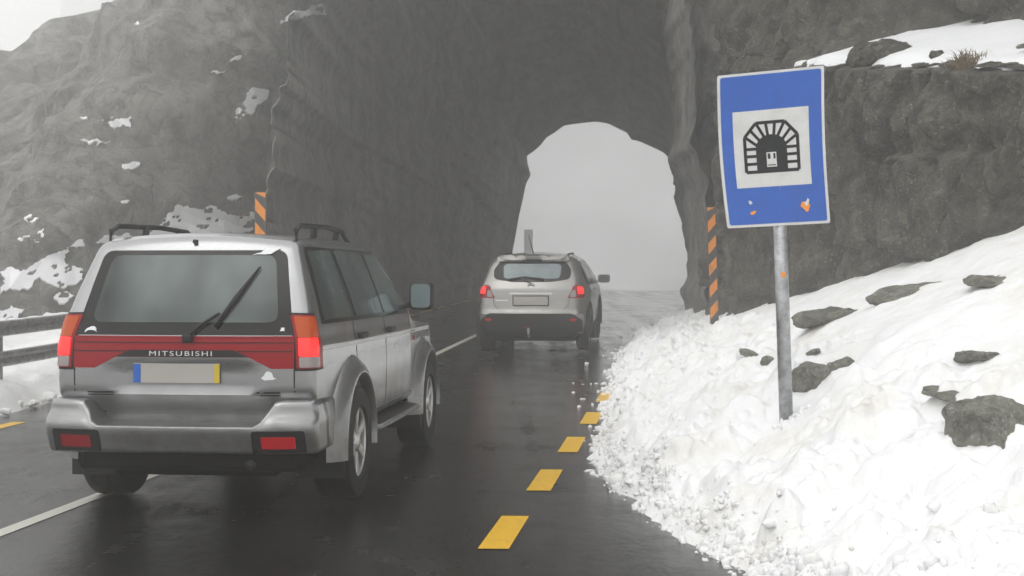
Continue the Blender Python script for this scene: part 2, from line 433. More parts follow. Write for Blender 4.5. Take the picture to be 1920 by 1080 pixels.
# portal face outward
def zmax(X): return np.interp(X, [-40, -22, -15.8, -14.6, -13.2, -11, -6, 0, 40], [1.5, 3.2, 7.4, 9.9, 13.5, 20, 25, 28, 29])
def face(X, Zr):
    zm = zmax(X); k = .75 * zm
    Z = np.where(Zr < k, Zr, k + (zm - k) * (1 - np.exp(-(Zr - k) / (zm - k + .01))))
    lf = sstep(4.3, 12, -X)
    Y = 22 - 4.5 * sstep(4.8, 9, -X) + (.30 + 2.3 * lf) * np.clip(Z, 0, 99) + 1.6 * np.clip(Zr - Z, 0, 99) + .35 * np.clip(-X - 16, 0, 60)
    Y = Y + .02 * np.clip(Z - 6, 0, 40) ** 2 * (1 - lf)
    return np.c_[X, np.minimum(Y, 118), Z]
NS = 190; cen = np.array([-.42, .3])
outer = []
for i in range(NA):
    dvec = A0[i] - cen; a = math.atan2(max(dvec[1], 0.0), dvec[0])
    c, s = math.cos(a), math.sin(a); tx = (26 if c > 0 else 44) / max(abs(c), 1e-6); tz = 44 / max(abs(s), 1e-6); tt = min(tx, tz)
    outer.append((cen[0] + c * tt, cen[1] + s * tt))
outer = np.array(outer); outer[0, 1] = outer[-1, 1] = -.3
for j in range(1, NS):
    s = (j / (NS - 1)) ** 1.7; s = max(s, j * .0011)
    R = A0 * (1 - s) + outer * s
    P = face(R[:, 0], R[:, 1] - .25 * min(1, s * 30) * (np.arange(NA) % (NA - 1) == 0))
    am = float(sstep(0, .02, s)); dn = shape_noise(P, 1.0) * am * lerp(1, .45, (A0[:, 0] < .5) * (1 - sstep(0, .2, s))) * (.75 + .5 * sstep(4, 10, -P[:, 0]))
    strat = np.abs(((P[:, 2] + .35 * P[:, 0] + fbm(P, 3, 2) * 1.2) * .55) % 1 - .5) * 2     # slanted ledges
    dn += am * (strat - .5) * .55 * sstep(3, 7, -P[:, 0])
    e_ = np.linalg.norm(outer - A0, axis=1) * s; P[:, 1] += LDEP(A0[:, 0]) * (1 - np.sqrt(np.clip(1 - (1 - np.clip(e_ / np.where(A0[:, 0] < .5, 7.5, 3.4), 0, 1)) ** 2, 0, 1))) * am
    P[:, 1] -= dn * .85; P[:, 2] += dn * .25 * sstep(1, 3, P[:, 2])
    rows.append(P)
V = np.concatenate(rows); F = grid_faces(NA, len(rows), flip=False)
# back face round the far mouth
bk = []
for j in range(12):
    s = (j / 11) ** 1.5; R = A1 * (1 - s) + (outer + np.array([3.6, 0])) * s
    bk.append(np.c_[R[:, 0], YF + np.clip(R[:, 1] - 6, 0, 60) * .5 + 0 * R[:, 0] + s * 12, np.minimum(R[:, 1], zmax(R[:, 0]))])
base = len(V); V2 = np.concatenate(bk); F2 = [tuple(k + base for k in f) for f in grid_faces(NA, 12, flip=True)]
V = np.concatenate([V, V2])
mountain = from_py('mountain', V, F + F2, M_rock)
tag(mountain, 'dark foggy granite mountain pierced by the road tunnel', None, kind='structure')
bvh_m = BVHTree.FromPolygons([tuple(v) for v in V], F)

# snow lying on the mountain ledges
pat = [[(525, 47), (560, 22), (600, 8), (612, 28), (575, 33)], [(438, 223), (456, 192), (478, 166), (503, 172), (480, 198), (450, 224)],
       [(183, 228), (215, 220), (247, 221), (244, 240), (215, 243), (190, 236)], [(150, 264), (180, 261), (207, 266), (185, 271)],
       [(228, 311), (262, 308), (250, 318), (236, 319)], [(45, 413), (60, 405), (73, 411), (52, 418)], [(33, 450), (70, 440), (83, 430), (72, 456), (55, 457)],
       [(0, 512), (60, 500), (100, 478), (140, 455), (155, 450), (158, 462), (120, 490), (152, 505), (148, 530), (120, 542), (75, 520), (40, 548), (0, 553)],
       [(180, 456), (200, 442), (230, 440), (300, 420), (325, 398), (330, 385), (380, 398), (418, 388), (425, 402), (470, 405), (477, 432), (430, 448), (400, 452), (250, 456)],
       [(425, 372), (440, 366), (456, 369), (440, 378)], [(430, 117), (446, 106), (462, 102), (446, 114)], [(395, 137), (408, 134), (421, 136), (408, 139)],
       [(48, 640), (70, 600), (100, 603), (96, 636), (84, 662), (44, 668)], [(226, 380), (242, 377), (238, 384)], [(330, 392), (350, 386), (372, 394), (352, 399)], [(454, 405), (478, 398), (480, 410), (462, 412)],
       [(150, 222), (162, 220), (170, 223), (158, 225)], [(0, 585), (20, 575), (45, 582), (30, 600), (0, 606)], [(100, 560), (125, 548), (140, 556), (118, 572)], [(252, 46), (258, 42), (262, 47)]]
bm = bmesh.new()
for q, pl in enumerate(pat):
    def fn(u, v, h, H={}):
        dvec = (pix(u, v, 1.0) - Vector((0, 0, EYE))).normalized(); key = (round(u, 3), round(v, 3))
        if key not in H:
            r = bvh_m.ray_cast(Vector((0, 0, EYE)), dvec, 200); H[key] = (r[0], r[1])
        hit, n = H[key]
        if hit is None or hit.y > 60: return None
        if float(fbm([[(u + v * .5) / 26, (v - u * .25) / 11, 0.5]], 1, 3, .6)[0]) < -.27: return None
        if n.y > 0: n = -n
        nn = (n + Vector((0, -.6, .8))).normalized(); return hit + nn * (.03 + h)
    try: patch_mesh(jag(pl, .24, 4, q + 3), 3.5, fn, .04, bm, edge_step=2.5)
    except Exception as e: print('patch', q, e)
tag(from_bm('snow_patches', bm, M_snow, smooth=False), 'thin snow caught on the ledges of the foggy rock slope', 'snow', kind='stuff')

# ---------------------------------------------------------------- right-hand cliff
cp = np.array([(4.1, 25.5), (3.35, 23.0), (3.12, 20.6), (3.35, 18), (3.95, 14.8), (4.65, 12), (5.6, 9), (7, 6), (9, 2), (11.5, -5)])
cd = np.r_[0, np.cumsum(np.linalg.norm(np.diff(cp, axis=0), axis=1))]
NU, NV = 620, 230
tu = np.interp(np.linspace(0, 1, NU), [0, .8, 1], [0, np.interp(6, cp[::-1, 1], cd[::-1]), cd[-1]])
# smooth path
def sm(a, n=25):
    p = np.pad(a, n, mode='edge'); p[:n] = 2 * a[0] - a[1:n + 1][::-1]; p[-n:] = 2 * a[-1] - a[-n - 1:-1][::-1]
    return np.convolve(p, np.ones(2 * n + 1) / (2 * n + 1), 'valid')
px_, py_ = sm(np.interp(tu, cd, cp[:, 0])), sm(np.interp(tu, cd, cp[:, 1]))
tx, ty = np.gradient(px_), np.gradient(py_); ln = np.hypot(tx, ty); nx, ny = -ty / ln, tx / ln        # points right/back into the hill
def ledge_z(Y): return np.interp(Y, [6, 10, 12, 14, 16, 18, 22], [2.6, 2.95, 3.22, 3.6, 3.92, 4.2, 4.5])
def ledge_d(Y): return 1.5 * (1 - sstep(16.2, 18.4, Y))
prof_t = np.array([0, .07, .30, .42, .56, .72, 1.0])
def cliff_pt(vv, Yb, i=None):
    LZ = ledge_z(Yb); LD = ledge_d(Yb)
    zs = [np.full_like(LZ, -.6), np.full_like(LZ, .3), LZ - 1.0, LZ, LZ + .5, LZ + 3.0, LZ + 14]
    of = [0 * LZ - .05, 0 * LZ, .22 + 0 * LZ, .32 + 0 * LZ, .42 + LD, .95 + LD, 4.5 + LD]
    z = np.zeros_like(LZ); o = np.zeros_like(LZ)
    k = min(int(np.searchsorted(prof_t, vv, 'right')) - 1, len(prof_t) - 2); f = (vv - prof_t[k]) / (prof_t[k + 1] - prof_t[k])
    return lerp(of[k], of[k + 1], f), lerp(zs[k], zs[k + 1], f)
rows = []
for j in range(NV):
    vv = j / (NV - 1); o, z = cliff_pt(vv, py_)
    P = np.c_[px_ + nx * o, py_ + ny * o, z]
    c, cv = cells(P * np.array([1, 1, 1.2]), 1.25, 2.2); c2, cv2 = cells(P, .42, 7.7); c3, _ = cells(P, .15, 4.1)
    dn = fbm(P, 2.6, 3) * .55 + (cv - .5) * .30 + (c - .5) * .30 + (c2 - .5) * .13 + (cv2 - .5) * .10 + (c3 - .5) * .04 + fbm(P, .35, 5, .62, off=4) * .13
    # a few steep cracks
    cr = np.abs(fbm(P * np.array([1, 1, .25]), .9, 3, off=9)); dn += .22 * np.exp(-(cr / .035) ** 2)
    dn *= .5 + .5 * sstep(0, .1, vv)
    rows.append(np.c_[P[:, 0] + nx * dn, P[:, 1] + ny * dn, P[:, 2] + .12 * dn])
V = np.concatenate(rows); F = grid_faces(NU, NV, flip=True)
cliff = from_py('cliff', V, F, M_cliff)
tag(cliff, 'lichen speckled grey granite cliff standing right of the tunnel mouth', None, kind='structure')
bvh_c = BVHTree.FromPolygons([tuple(v) for v in V], F)
# snow on the cliff ledge
Vr = V.reshape(NV, NU, 3); jl = int(.435 * (NV - 1)); lip = Vr[jl - 3:jl + 4].mean(axis=0)
on = (lip[:, 0] - px_) * nx + (lip[:, 1] - py_) * ny; on = sm(on, 5); lz = sm(lip[:, 2], 5)
sel = [i for i in range(NU) if 3 < py_[i] < 17.7]; VV = []; nk = 26
for i in sel:
    Yb = py_[i]; LDi = float(ledge_d(Yb)); fade = 1 - float(sstep(16.4, 17.7, Yb)); w_ = (LDi + .55) * (.35 + .65 * fade)
    wv = float(fbm([[Yb, 0, 0]], 1.1, 4)[0]); th = .06 + .05 * fade + .06 * wv
    for k in range(nk):
        f = k / (nk - 1); o = on[i] + .02 - .03 * wv + f * w_; px2, py2 = px_[i] + nx[i] * o, py_[i] + ny[i] * o
        zz = lz[i] - .06 + (th + .06) * math.sqrt(max(0, 1 - (1 - min(1, f / .12)) ** 2)) + float(np.interp(Yb, [11.5, 13, 16], [.22, .36, .60])) * f * w_ / 2.05 + .03 * float(perlin([[px2 * 2.2, py2 * 2.2, 0]])[0])
        VV.append((px2, py2, zz - (.25 if k == nk - 1 else 0)))
ls_ = from_py('ledge_snow', VV, grid_faces(nk, len(sel), flip=False), M_snow)
tag(ls_, 'smooth snow lying along the ledge of the right cliff', 'snow', kind='stuff')

# ---------------------------------------------------------------- snow bank on the right
eY = [-6, 2, 5, 6.33, 6.81, 8.03, 9.05, 10.4, 12.4, 14.8, 18, 22.6, 27, 34, 45, 60]
eX = [2.2, 1.75, 1.35, 1.19, 1.117, .93, .68, .70, .88, 1.10, 1.36, 1.98, 2.9, 4.6, 7.2, 10.5]
def edge_x(Y): return np.interp(Y, eY, eX)
def bank(X, Y, detail=True):
    P = np.c_[X, Y, np.zeros_like(X)]
    wob = fbm(P, .9, 4, .6) * .16 + fbm(P, .22, 3) * .05
    d = X - (edge_x(Y) + wob)
    k = np.interp(Y, [0, 6, 8.5, 12, 16, 20, 24, 30], [.40, .46, .52, .48, .44, .30, .30, .28])
    h = np.where(d > 0, .20 * (1 - np.exp(-np.clip(d, 0, 9) / .16)) * np.interp(Y, [0, 10, 20, 30], [1, 1, .85, .8]) + k * np.clip(d - .1, 0, 99) * .93, d * .9)
    h = np.where(h > 1.3, 1.3 + (h - 1.3) * .95, h)
    m = 1 - sstep(1.3, 2.1, d + .3 * fbm(P, 1.2, 2, off=3))      # ploughed lumps by the road, smooth drift above
    m = np.where(d > 0, m, 0)
    if detail:
        P0 = P; P = P + np.c_[fbm(P, .3, 3, off=11), fbm(P, .3, 3, off=21), 0 * X] * .12; c1, v1 = cells(P, .26, 1.3); c2, v2 = cells(P, .11, 5.9); c3, v3 = cells(P, .6, 8.9); c4, v4 = cells(P, .05, 2.9)
        lump = (.5 - c3) * .20 + (.5 - c1) * .17 * (.2 + 1.2 * v1) + (.5 - c2) * .085 * (.2 + 1.2 * v2) + (.5 - c4) * .026 * (.2 + 1.3 * v4) + fbm(P, .5, 4) * .07 + fbm(P, .06, 3) * .012
        h = h + m * lump * sstep(0, .12, d) + (1 - m) * (fbm(P, 1.4, 3) * .10 + fbm(P * np.array([1, .4, 1]), .35, 3) * .012)
    wp = np.exp(-(((X - 1.77) / .3) ** 2 + ((Y - 8.45) / .35) ** 2)); h = h * (1 - wp) + wp * (.50 + .6 * (X - 1.77))
    return h + road_z(Y), m, d
yy = np.concatenate([np.linspace(-6, 3.9, 16), 4.0 * (48 / 4.0) ** np.linspace(0, 1, 640)]); NX = 400
V = []; 
for y in yy:
    s = np.linspace(0, 1, NX); x = edge_x(y) - .35 + (s * .55 + .45 * s ** 2.5) * 9
    Yv = np.full(NX, y); h, m, d = bank(x, Yv); V.append(np.c_[x, Yv, h])
V = np.concatenate(V); V = V
snow_bank = from_py('snow_bank', V, grid_faces(NX, len(yy)), M_plow)
tag(snow_bank, 'lumpy ploughed snow bank rising right of the road', 'snow bank', kind='structure')
bvh_s = BVHTree.FromPolygons([tuple(v) for v in V], grid_faces(NX, len(yy)))
def snow_z(x, y):
    r = bvh_s.ray_cast(Vector((x, y, 20)), Vector((0, 0, -1))); return r[0].z if r[0] else 0.0
# loose clods
bt = bmesh.new(); bmesh.ops.create_icosphere(bt, subdivisions=2, radius=1); bt.verts.ensure_lookup_table()
SV = np.array([v.co[:] for v in bt.verts]); SF = [tuple(v.index for v in f.verts) for f in bt.faces]; bt.free()
def clods(name, spots, mat, seed, rough=.42):
    rs = np.random.RandomState(seed); VV = []; FF = []; base = 0
    for (x, y, z, r) in spots:
        o9 = rs.rand(3) * 50; q = np.sign(SV) * np.abs(SV) ** .8 * (1 + rough * 2 * perlin(SV * 1.3 + o9)[:, None] + rough * 1.3 * perlin(SV * 3.1 + o9)[:, None]) * (rs.rand(3) * .9 + .5) * r
        VV.append(q + np.array([x, y, z + r * .02])); FF += [tuple(k + base for k in f) for f in SF]; base += len(SV)
    return from_py(name, np.concatenate(VV), FF, mat)
sp = []
for k in range(3600):
    y = 5.0 + 23 * RS.rand() ** 1.7; e = float(edge_x(y))
    if RS.rand() < .9: d = RS.normal() * .07 + .05
    else: d = RS.rand() ** 2 * .7
    d += float(fbm([[e, y, 0]], .9, 4, .6)[0]) * .16
    x = e + d; z = max(snow_z(x, y), rz(y) - .008 * (x - float(road_cx(y)))); r = .006 + .026 * RS.rand() ** 2.6 + (.018 if RS.rand() < .03 else 0)
    if d < -.12: r *= .5
    sp.append((x, y, z, r))
for k in range(60):
    y = 14 + 16 * RS.rand(); x = float(edge_x(y)) - RS.rand() ** 2.5 * .5; sp.append((x, y, rz(y) - .025, .012 + .025 * RS.rand()))
for (u, v, r) in [(1155, 908, .05), (1180, 912, .035), (1148, 902, .03), (1374, 1036, .035), (1100, 705, .03), (1165, 690, .05)]:
    Yp = EYE * FPX / (v - HOR); p = pix(u, v, Yp); sp.append((p.x, p.y, 0.01 + rz(p.y), r))
tag(clods('snow_clods', sp, M_plow, 5), 'loose snow clods crumbled along the edge of the bank', 'snow', kind='stuff')

# left verge: snow and rock rubble behind the guard rail
def rail_x(Y): return -5.55 + .125 * (Y - 14)
NXL, yl = 150, np.concatenate([np.linspace(-6, 8, 20), np.linspace(8.2, 27, 170)])
V = []
for y in yl:
    s = np.linspace(0, 1, NXL); d = s ** 1.4 * 26 - .25; x = float(rail_x(y)) + .45 - d; P = np.c_[x, np.full(NXL, y), np.zeros(NXL)]
    d2 = d + fbm(P, .8, 4) * .25
    c1, v1 = cells(P, .3, 2.3); c2, v2 = cells(P, .12, 3.3)
    h = np.where(d2 > 0, .22 * (1 - np.exp(-np.clip(d2, 0, 9) / .2)) + .10 * np.clip(d2, 0, 40), d2 * .8) + sstep(0, .2, d2) * ((.5 - c1) * .10 + (.5 - c2) * .05 + fbm(P, 1.5, 3) * .15)
    V.append(np.c_[x, P[:, 1], h + road_z(y)])
V = np.concatenate(V)
tag(from_py('snow_verge', V, grid_faces(NXL, len(yl), flip=True), M_plow), 'snow verge below the guard rail left of the road', 'snow bank', kind='structure')
sp = []
for k in range(350):
    y = 9 + 12 * RS.rand(); x = float(rail_x(y)) + .42 - RS.normal() * .12 - .1; sp.append((x, y, rz(y) + .02, .015 + .04 * RS.rand() ** 2))
tag(clods('verge_clods', sp, M_plow, 6), 'small snow clods along the left road edge', 'snow', kind='stuff')
# beyond the tunnel: snow banks either side
for side, nm in ((1, 'right'), (-1, 'left')):
    V = []; yb = np.linspace(46, 124, 70)
    for y in yb:
        s = np.linspace(0, 1, 40); x = float(road_cx(y)) + side * (3.3 + s ** 1.5 * 22) + (.4 if side > 0 else 0); P = np.c_[x, np.full(40, y), 0 * x]
        V.append(np.c_[x, P[:, 1], road_z(y) - .3 + np.abs(x - float(road_cx(y)) - side * 3.3) * .28 * (1 if side > 0 else -.06) + .5 * sstep(0, .1, s) + fbm(P, 4, 3) * .5])
    tag(from_py('far_bank', np.concatenate(V), grid_faces(40, 70, flip=side < 0), M_snow), 'misty snow bank beyond the tunnel on the %s of the road' % nm, 'snow bank', kind='structure')

# added slope, blocks light behind the mist to darken the tunnel's far opening
V = []; nh = 90
for j in range(50):
    for i in range(nh):
        x = lerp(-40, 76, i / (nh - 1)); t_ = j / 49; V.append((x, 111 + 14 * t_ ** .9 - .12 * abs(x - 14), -2 + 28 * t_))
V = np.array(V); V[:, 1] += fbm(V, 12, 3) * 2.0; V[:, 2] += fbm(V, 6, 4, off=4) * 1.2 * sstep(-2, 2, V[:, 2])
hm = new_mat('blocker_hill_snow', (.7, .71, .72), .8)
L(hm, ramp(hm, noise(hm, .12, 4, .5), [(.3, (.76, .765, .77)), (.7, (.84, .85, .86))]), B(hm).inputs['Base Color'])
tag(from_py('blocker_hill', V, grid_faces(nh, 50), hm), 'added snowy slope in the mist that darkens the view through the tunnel', None, kind='structure')

# ---------------------------------------------------------------- boulders
def boulder(u, v, wpx, hpx, Y, label, seed, sink=.35, bv=None, sq=(1, 1, 1), tilt=0, mat=None, depth=.8):
    r = bmesh.new(); bmesh.ops.create_icosphere(r, subdivisions=5, radius=1); vs = np.array([q.co[:] for q in r.verts])
    Wd, Hd = wpx / FPX * Y, hpx / FPX * Y
    nrm = vs.copy()
    s0 = np.sign(vs) * np.abs(vs) ** .75                                   # boxier
    P = s0 * np.array([Wd / 2, Wd / 2 * depth, Hd / 2]); sd_ = seed * 7.3
    sz = (Wd + Hd) / 2
    dn = fbm(vs, .9, 3, off=sd_) * .16 * sz + (cells(vs, .9, sd_)[0] - .5) * .14 * sz + fbm(vs, .15, 4, .6, off=sd_) * .035 * sz
    P = P + nrm * dn[:, None]
    for q, p in zip(r.verts, P): q.co = p
    o = from_bm('boulder', r, mat or M_boulder, smooth=True)
    c = pix(u, v, Y); c.z -= Hd * .14; o.location = c; o.rotation_euler = (0, math.radians(tilt), seed * .4)
    tag(o, label, 'boulder', 'rocks showing through the snow'); return o
def hit_snow(u, v):
    r = bvh_s.ray_cast(Vector((0, 0, EYE)), (pix(u, v, 1.0) - Vector((0, 0, EYE))).normalized(), 60); return r[0].y if r[0] else 12
BL = [(1850, 786, 190, 100, 'large square granite boulder cut by the right edge of the photo', 3, 0), (1524, 702, 84, 58, 'rounded grey boulder in the snow just right of the sign post', 5, 0),
      (1578, 682, 50, 26, 'small wedge shaped rock beside the rounded boulder', 8, 12), (1832, 670, 100, 26, 'thin dark rock sliver alone in the smooth snow above the big boulder', 11, -14),
      (1550, 592, 130, 44, 'long flat rock outcrop where the snow meets the cliff behind the post', 13, -8), (1700, 548, 150, 32, 'narrow rock outcrop in the snow under the middle of the cliff', 17, -12),
      (1860, 524, 130, 20, 'thinnest rock outcrop high in the snow at the right edge', 19, -6), (1408, 662, 44, 14, 'tiny flat rock in the snow left of the sign post', 23, -14),
      (1440, 676, 26, 24, 'thin pointed stone poking up just left of the sign post', 29, -35), (1522, 660, 34, 9, 'tiny flat stone above the rounded boulder', 31, -14),
      (1790, 742, 120, 12, 'low rock edge barely showing left above the big boulder', 37, -12)]
for (u, v, wp, hp, lab, sd_, tl) in BL:
    Y = hit_snow(u, v + hp * .2) + .06 * (wp / 100)
    boulder(u, v, wp, hp * (.75 if wp > 90 and hp < 60 else 1), Y, lab, sd_, tilt=tl, mat=None)
for (u, v, wp, hp, Y, lab, sd_) in [(1655, 98, 130, 56, 15.6, 'broad rock standing in the snow on top of the cliff ledge', 41), (1756, 104, 32, 24, 14.4, 'small dark stone in the ledge snow between rock and grass tuft', 43)]:
    o = boulder(u, v, wp, hp, Y, lab, sd_, mat=M_cliff); o['group'] = 'rocks on the cliff ledge'
# dry grass tuft on the ledge
bm = bmesh.new(); rr = random.Random(4)
for k in range(420):
    b = pix(1822 + rr.gauss(0, 16), 126 + rr.uniform(-3, 6), 13.6 + rr.uniform(-.15, .15)); a = rr.uniform(-1, 1); l = rr.uniform(.08, .22)
    tip = b + Vector((a * l, rr.uniform(-.5, .3) * l, l * rr.uniform(.2, 1))); mid = (b + tip) / 2 + Vector((0, 0, l * .2)); w_ = Vector((.0045, 0, 0))
    v = [bm.verts.new(q) for q in (b - w_, b + w_, mid + w_, mid - w_, tip)]
    bm.faces.new(v[:4]); bm.faces.new((v[3], v[2], v[4]))
tag(from_bm('dry_grass_tuft', bm, M_grass), 'brown dry grass tuft hanging over the snowy cliff ledge', 'grass tuft')

# ---------------------------------------------------------------- tunnel sign
SY = 8.5
sg = empty('tunnel_sign', (pix(1480, 790, SY).x, SY, snow_z(pix(1480, 790, SY).x, SY)))
sg_inv = Matrix.Translation(-Vector(sg.location))
TL, TR, BR, BLc = [pix(*p, SY) for p in ((1346, 141), (1543, 124), (1557, 418), (1365, 428))]
TL.y += .03; BLc.y += .02; TR.y -= .03
def sp_(a, b, h=0.0):
    """a 0..1 across, b 0..1 downwards; bent slightly"""
    p = TL * (1 - a) * (1 - b) + TR * a * (1 - b) + BR * a * b + BLc * (1 - a) * b
    p = p + Vector((-.014 * math.sin(math.pi * b), .02 * math.sin(math.pi * b) * math.cos(math.pi * a * .6) - h, 0)); return p - Vector(sg.location)
def sfn(lift): return lambda a, b, h: sp_(a, b, lift + h)
def spart(name, poly, lift, mat, parent, thick=.002, step=.08):
    if isinstance(poly[0][0], (list, tuple)):
        for pl in poly: o = spart(name, pl, lift, mat, parent, thick, step)
        return o
    bm = bmesh.new(); patch_mesh(poly, step, sfn(lift), thick, bm)
    return from_bm(name, bm, mat, parent)
plate = spart('sign_plate', rounded([(0, 0), (1, 0), (1, 1), (0, 1)], .02), 0.0, M_swhite, sg, .012)
bm = bmesh.new(); patch_mesh(rounded([(0, 0), (1, 0), (1, 1), (0, 1)], .02), .1, sfn(-.0125), 0, bm); from_bm('plate_back', bm, M_steel, plate)
spart('blue_panel', rounded([(.027, .017), (.973, .017), (.973, .983), (.027, .983)], .02), .002, M_sblue, plate)
# white square with the tunnel picture: coordinates measured on the plate
wq = [(.138, .248), (.852, .248), (.852, .745), (.138, .745)]
spart('white_square', wq, .004, M_swhite, plate)
sx, sy = .714 / 1.0, .497
def q(a, b): return (.138 + a * sx, .248 + b * sy)
OUT = [(.145, .80), (.145, .345), (.30, .165), (.68, .165), (.845, .345), (.845, .80)]
def seg(a, b, wd=.038):
    a, b = Vector(a), Vector(b); d = (b - a).normalized(); n = Vector((-d.y, d.x)) * wd / 2; return [q(*(a + n)), q(*(b + n)), q(*(b - n)), q(*(a - n))]
cx_, cyy, rad = .495, .50, .205
door = [q(cx_ - rad, .80)] + [q(cx_ - rad * math.cos(t), cyy - .155 * 1.15 * math.sin(t)) for t in np.linspace(0, math.pi, 18)] + [q(cx_ + rad, .80)]
segs = [seg(a, b, .042) for a, b in zip(OUT, OUT[1:] + OUT[:1])]
for zb in (.50, .595, .695): segs += [seg((.145, zb), (cx_ - rad + .01, zb)), seg((.845, zb), (cx_ + rad - .01, zb))]
for o_, t_ in (((.16, .345), 14), ((.22, .25), 38), ((.30, .165), 62), ((.43, .165), 78), ((.55, .165), 102), ((.68, .165), 118), ((.765, .25), 142), ((.84, .345), 166)):
    i_ = (cx_ - (rad - .01) * math.cos(math.radians(t_)), cyy - (.175) * math.sin(math.radians(t_))); segs.append(seg(o_, i_))
for k, s_ in enumerate(segs):
    pass
icon = spart('tunnel_pictogram', [door], .0062, M_sblack, plate, .002)
bm = bmesh.new()
for k, s_ in enumerate(segs): patch_mesh(s_, .2, sfn(.0056 + .00005 * (k % 9)), .0014, bm)
from_bm('pictogram_stones', bm, M_sblack, plate)
st = spart('sticker', [q(.425, .555), q(.555, .555), q(.555, .745), q(.425, .745)], .0078, M_swhite, plate, .001)
spart('sticker_print', [[q(.44, .57), q(.475, .57), q(.475, .64), q(.44, .64)], [q(.515, .57), q(.542, .57), q(.542, .64), q(.515, .64)], [q(.44, .715), q(.542, .715), q(.542, .728), q(.44, .728)]], .0088, M_sblack, st, .0006)
s2 = spart('sticker', jag([(.235, .83), (.262, .835), (.268, .85), (.24, .852)], .2, 2, 4), .005, M_swhite, plate, .001, .05)
s2b = spart('sticker', jag([(.235, .915), (.29, .895), (.295, .905), (.26, .92)], .2, 2, 4), .005, M_orange, plate, .001, .05)
s3 = spart('sticker', jag([(.725, .878), (.75, .855), (.785, .858), (.82, .888), (.80, .918), (.765, .908)], .25, 2, 9), .005, M_orange, plate, .001, .05)
s4 = spart('sticker', jag([(.765, .86), (.80, .83), (.815, .845), (.785, .885)], .15, 2, 2), .0066, M_swhite, plate, .001, .05)
# post: from behind the plate down into the snow, leaning slightly
bm = bmesh.new(); o0 = Vector(sg.location); top_ = pix(1462, 300, SY) + Vector((0, .055, 0)) - o0; bot = pix(1480, 792, SY) + Vector((0, .055, -.25)) - o0
tube(bm, [bot, lerp(bot, top_, .5), top_], .044, 20); from_bm('sign_post', bm, M_steel, sg, smooth=True)
bm = bmesh.new()
for zf in (.9,):
    c = lerp(bot, top_, .93); box(bm, c.x - .075, c.x + .075, c.y - .03, c.y + .05, c.z - .02, c.z + .02, .005)
from_bm('bracket', bm, M_steel, sg)
c = lerp(bot, top_, .55); bm = bmesh.new(); box(bm, c.x - .018, c.x + .012, c.y - .049, c.y - .044, c.z + .12, c.z + .15); from_bm('sticker', bm, M_orange, sg)
tag(sg, 'blue service sign with tunnel pictogram on leaning grey post in the snow bank', 'road sign')
# a little snow piled at the post
clp = [(o0.x + RS.normal() * .05, o0.y - .03 + RS.normal() * .04, 0, .008 + .018 * RS.rand()) for _ in range(26)]; clp = [(a, b, snow_z(a, b), r) for a, b, _, r in clp]
tag(clods('post_snow', clp, M_plow, 9), 'snow clods heaped at the foot of the sign post', 'snow', kind='stuff')

# ---------------------------------------------------------------- striped tunnel markers
def marker(loc, lean, label, wd, z0, z1, n, flip, rz_=0):
    m = empty('striped_marker', loc, rz_); H = z1 - z0
    def P(a, b, h): return Vector(((a - .5) * wd + lean * b * H, -h, z0 + b * H))
    bm = bmesh.new(); patch_mesh([(0, 0), (1, 0), (1, 1), (0, 1)], .5, lambda a, b, h: P(a, b, h + .0), .012, bm); from_bm('panel', bm, M_mpan, m)
    pitch = 1 / n; dv = wd / H * 1.05
    for k in range(n + 1):
        b0 = k * pitch - dv * .5; st_ = [(0.04, b0 + (dv if not flip else 0)), (.96, b0 + (0 if not flip else dv)), (.96, b0 + pitch * .5 + (0 if not flip else dv)), (.04, b0 + pitch * .5 + (dv if not flip else 0))]
        st_ = [(a, min(max(b, .003), .997)) for a, b in st_]
        if abs(st_[3][1] - st_[0][1]) + abs(st_[2][1] - st_[1][1]) < .01: continue
        pl = []
        for s_ in st_:
            if not pl or (Vector(pl[-1]) - Vector(s_)).length > 1e-4: pl.append(s_)
        bm = bmesh.new(); patch_mesh(pl, .5, lambda a, b, h: P(a, b, h + .003), .002, bm); from_bm('orange_stripe', bm, M_orange, m)
    bm = bmesh.new(); tube(bm, [(0, .035, -.2), (lean * (z0 + H * .9), .035, z0 + H * .9)], .025, 8); from_bm('post', bm, M_steel, m, smooth=True)
    tag(m, label, 'marker post', 'striped markers at the tunnel mouth'); return m
pl_ = pix(488, 600, 20.6); marker((pl_.x, 20.6, rz(20.6)), 0, 'orange and dark striped marker left of the tunnel mouth behind the silver off-roader', .175, .3, 1.43 + (515 - 360) / FPX * 20.6 - rz(20.6), 6, False)
pr_ = pix(1338, 600, 19.6); marker((pr_.x + .02, 19.6, rz(19.6)), -.03, 'orange and dark striped marker on the rock corner right of the tunnel mouth', .125, .35, 1.43 + (515 - 388) / FPX * 19.6 - rz(19.6), 6, True)
# faint panels past the far mouth
for (u, v0, v1, wpx, Y, lab) in ((991, 430, 478, 16, 80.0, 'tall pale grey board in the mist behind the far car roof'), (1298, 503, 521, 7, 46.5, 'tiny dark post at the right foot of the far tunnel mouth')):
    a = pix(u, v0, Y); b = pix(u, v1, Y); m = empty('roadside_board', (a.x, Y, rz(Y))); g = rz(Y)
    bm = bmesh.new(); wd = wpx / FPX * Y; box(bm, -wd / 2, wd / 2, -.02, .02, b.z - g, a.z - g, .01); from_bm('board', bm, M_swhite if wpx > 10 else M_mpan, m)
    bm = bmesh.new(); tube(bm, [(0, .06, -.3), (0, .06, b.z - g + .2)], .04, 8); from_bm('post', bm, M_steel, m)
    tag(m, lab, 'roadside board')

